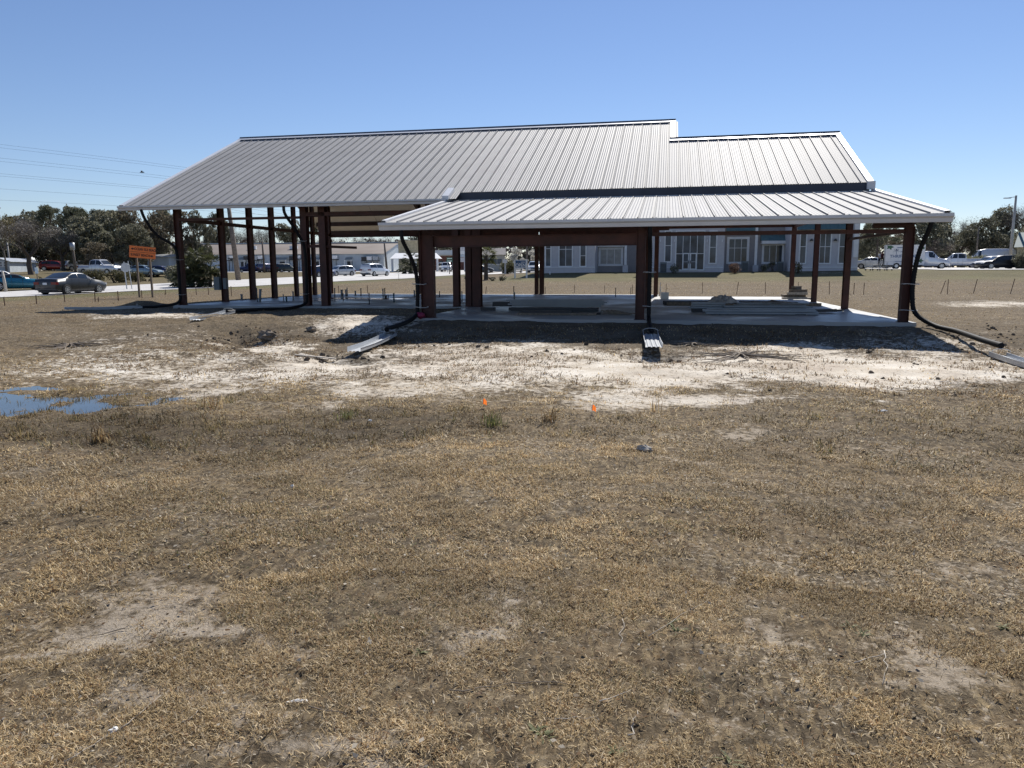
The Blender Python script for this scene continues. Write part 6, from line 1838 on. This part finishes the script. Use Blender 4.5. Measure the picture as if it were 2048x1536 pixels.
def pick(P, rg, greenbias=0., inwater=False):
    n = len(P); sand, wet, green, bare = masks(P[:, 0], P[:, 1])
    k = rg.choice(len(PAL), n, p=PW_ / PW_.sum()); c = PAL[k].copy()
    patch = fbm(P[:, 0], P[:, 1], 1.0, 3, 50)
    gm = rg.random(n) < np.clip(green * .8 + greenbias + (patch - .62) * .5, 0, .9)
    c[gm] = GREENS[rg.integers(0, len(GREENS), gm.sum())]
    c *= (1 - .60 * np.clip(wet, 0, 1))[:, None] * (.50 + 1.0 * fbm(P[:, 0], P[:, 1], .8, 4, 51))[:, None]
    warm = (fbm(P[:, 0], P[:, 1], 1.9, 3, 57) - .5)[:, None]
    c *= 1 + warm * np.array([[.06, .02, -.12]])
    c *= rg.uniform(.75, 1.2, n)[:, None]
    dens = np.clip(1.05 - 1.5 * np.clip(sand + (fbm(P[:, 0], P[:, 1], .35, 3, 52) - .5) * 1.5, 0, 1), .16, 1)
    dens *= 1 - .93 * np.clip(bare, 0, 1)
    dens *= .10 + 1.1 * sm(.38, .66, fbm(P[:, 0], P[:, 1], .26, 4, 53))
    x, y = P[:, 0], P[:, 1]
    slab = (x > XL - .1) & (x < XR + .1) & (y < YB + .1) & ((y > -.3) | ((x > XP - .1) & (y > YP - .12)))
    pud = np.clip((WATER_Z + .01 - GD(x, y)) / .02, 0, 1) * (((x + 17) / 6.5) ** 2 + ((y + 19.7) / 2.2) ** 2 < 1)
    keep = (rg.random(n) < dens * (1 - (0 if inwater else .96) * pud)) & ~slab
    return keep, c, wet


def lawn(name, n, r0, r1, length, width, elev, seed, half=.66):
    rg = np.random.default_rng(seed); P = scatter(n, r0, r1, rg, half)
    keep, c, wet = pick(P, rg); P = P[keep]; c = c[keep]
    if r0 > 15: c = c * .62 + c.mean(0) * .16
    o = put(name, blades(name, P, length, width, elev, c, rg)); return tag(o, kind='stuff')


lawn('dry_grass', 560000, 1.6, 4.2, .031, .0027, .5, 201, .80)
lawn('dry_grass', 400000, 4.0, 7.5, .037, .0044, .5, 202, .72)
lawn('dry_grass', 220000, 7.2, 12.5, .05, .008, .45, 203, .70)
lawn('dry_grass', 130000, 12.2, 21., .06, .013, .4, 204, .68)
lawn('dry_grass', 95000, 20., 42., .06, .016, .35, 205, .68)
lawn('dry_grass', 60000, 40., 75., .08, .03, .35, 206, .60)
# sparse dead weeds standing in the washed sand
rg = np.random.default_rng(228)
C = np.stack([rg.uniform(-18, 6, 5200), rg.uniform(-17.2, -8.0, 5200)], 1)
C = C[fbm(C[:, 0], C[:, 1], 1.1, 4, 61) > .49]
P = np.repeat(C, 22, 0) + rg.normal(size=(len(C) * 22, 2)) * np.repeat(rg.uniform(.03, .22, len(C)), 22)[:, None]
x, y = P[:, 0], P[:, 1]
P = P[~((x > XP - .1) & (y > YP - .1))]
cc = PAL[rg.choice([2, 3, 4, 5, 7], len(P))] * rg.uniform(.5, 1.1, (len(P), 1))
tag(put('dead_weeds', blades('dead_weeds', P, .085, .011, .28, cc, rg)), kind='stuff')
# taller tufts in the wet band and scattered weeds
rg = np.random.default_rng(230)
C = scatter(6000, 5.5, 14.5, rg, .70); _, wt, _, _ = masks(C[:, 0], C[:, 1])
puddly = ((C[:, 0] + 15.5) / 4.5) ** 2 + ((C[:, 1] + 19.7) / 1.6) ** 2 < 1
C = C[rg.random(len(C)) < np.where(puddly, .85 * (fbm(C[:, 0], C[:, 1], .5, 3, 66) > .45), np.clip(wt - .15, 0, 1) * .75)]
P = np.repeat(C, 18, 0) + rg.normal(size=(len(C) * 18, 2)) * np.repeat(rg.uniform(.02, .09, len(C)), 18)[:, None]
keep, c, _ = pick(P, rg, .22, True)
c *= np.array([[.74, .74, .66]])
tag(put('wet_grass_tufts', blades('wet_grass_tufts', P[keep], .085, .007, .85, c[keep] * 1.1, rg)), kind='stuff')
for px, py, n_, L_, lab in ((985, 850, 90, .14, 'bright green grass tuft below the left orange flag'), (1097, 842, 45, .17, 'dark upright weed left of the right orange flag'), (425, 815, 40, .18, 'pale upright grass tuft right of the puddle'),
                            (690, 838, 40, .12, 'green grass tuft in the wet band left of centre'), (200, 885, 70, .18, 'dark grass clump below the puddle'), (1320, 825, 14, .2, 'tall thin dead weed near the right flag')):
    p = gnd(px, py, GD); P = np.array([[p.x, p.y]]) + rg.normal(size=(n_, 2)) * .06
    gcol = GREENS[rg.integers(0, 4, n_)] * 1.25 if 'green' in lab else (PAL[rg.integers(1, 5, n_)] * (.7 if 'dark' in lab else 1.15))
    o = put('grass_tuft', blades('grass_tuft', P, L_, .009, 1.2, gcol, rg)); tag(o, lab, 'grass tuft')
# rosettes of green weed in the near lawn
RO = ((1460, 1520), (1230, 1505), (1340, 1245), (1355, 1262), (832, 1305), (1075, 1465), (1700, 1255), (2010, 1255), (1725, 1270), (1090, 1470))
for px, py in RO:
    p = gnd(px, py, GD); n_ = 16; P = np.array([[p.x, p.y]]) + rg.normal(size=(n_, 2)) * .008
    o = put('weed_rosette', blades('weed_rosette', P, .042, .010, .35, np.array([(.22, .23, .12)]) * rg.uniform(.7, 1.3, (n_, 1)), rg))
    tag(o, 'small pale green weed rosette in the foreground lawn, ' + ORD[1 + sorted(RO).index((px, py))] + ' from the left', 'weed', 'weed rosettes in the foreground lawn')
# loose dirt clods round the gullies, the trough ends and the pipe at right
rg = np.random.default_rng(250); q = MB()
for gx_, gy_, sp_, n_ in ((-18.0, -9.2, .8, 120), (-17.0, -10.6, .6, 90), (-12.9, -13.9, .5, 40), (-6.4, -13.0, .45, 40), (1.5, -8.5, 1.3, 90), (2.5, -10.5, 1.2, 60), (-10.5, -12.2, 2.5, 60), (-3.5, -12.0, 2.5, 60), (-27.5, -1.5, 1.2, 40)):
    for k in range(n_):
        x_, y_ = gx_ + rg.normal() * sp_, gy_ + rg.normal() * sp_ * .8; r_ = float(min(rg.gamma(1.6, .009) + .006, .05))
        q.blob((x_, y_, float(GD(x_, y_)) + r_ * .35), (r_ * 1.3, r_, r_ * .8), int(rg.integers(1, 9999)), 6, 4, .5)
tag(q.build('dirt_clods', mat('grey_brown_soil_clods', (.12, .092, .066), .95, 0, .4, 8)), kind='stuff')
# fallen leaves and chips
rg = np.random.default_rng(240); n_ = 7000
P = scatter(n_, 1.7, 8.5, rg, .75); z = GD(P[:, 0], P[:, 1]) + rg.uniform(.006, .03, n_)
co = cards(np.stack([P[:, 0], P[:, 1], z], 1), .024, .65, rg, .0)
co[:, 2] = np.repeat(z, 4) + (co[:, 2] - np.repeat(z, 4)) * .55
lc = np.array([(.22, .14, .08), (.30, .21, .125), (.46, .37, .25), (.26, .18, .10), (.58, .52, .42)])[rg.integers(0, 5, n_)]
tag(put('fallen_leaves', npmesh('fallen_leaves', co, 4, np.arange(len(co)), mgr, {'col': ('FLOAT_COLOR', np.concatenate([np.repeat(lc, 4, 0), np.ones((n_ * 4, 1))], 1))})), kind='stuff')
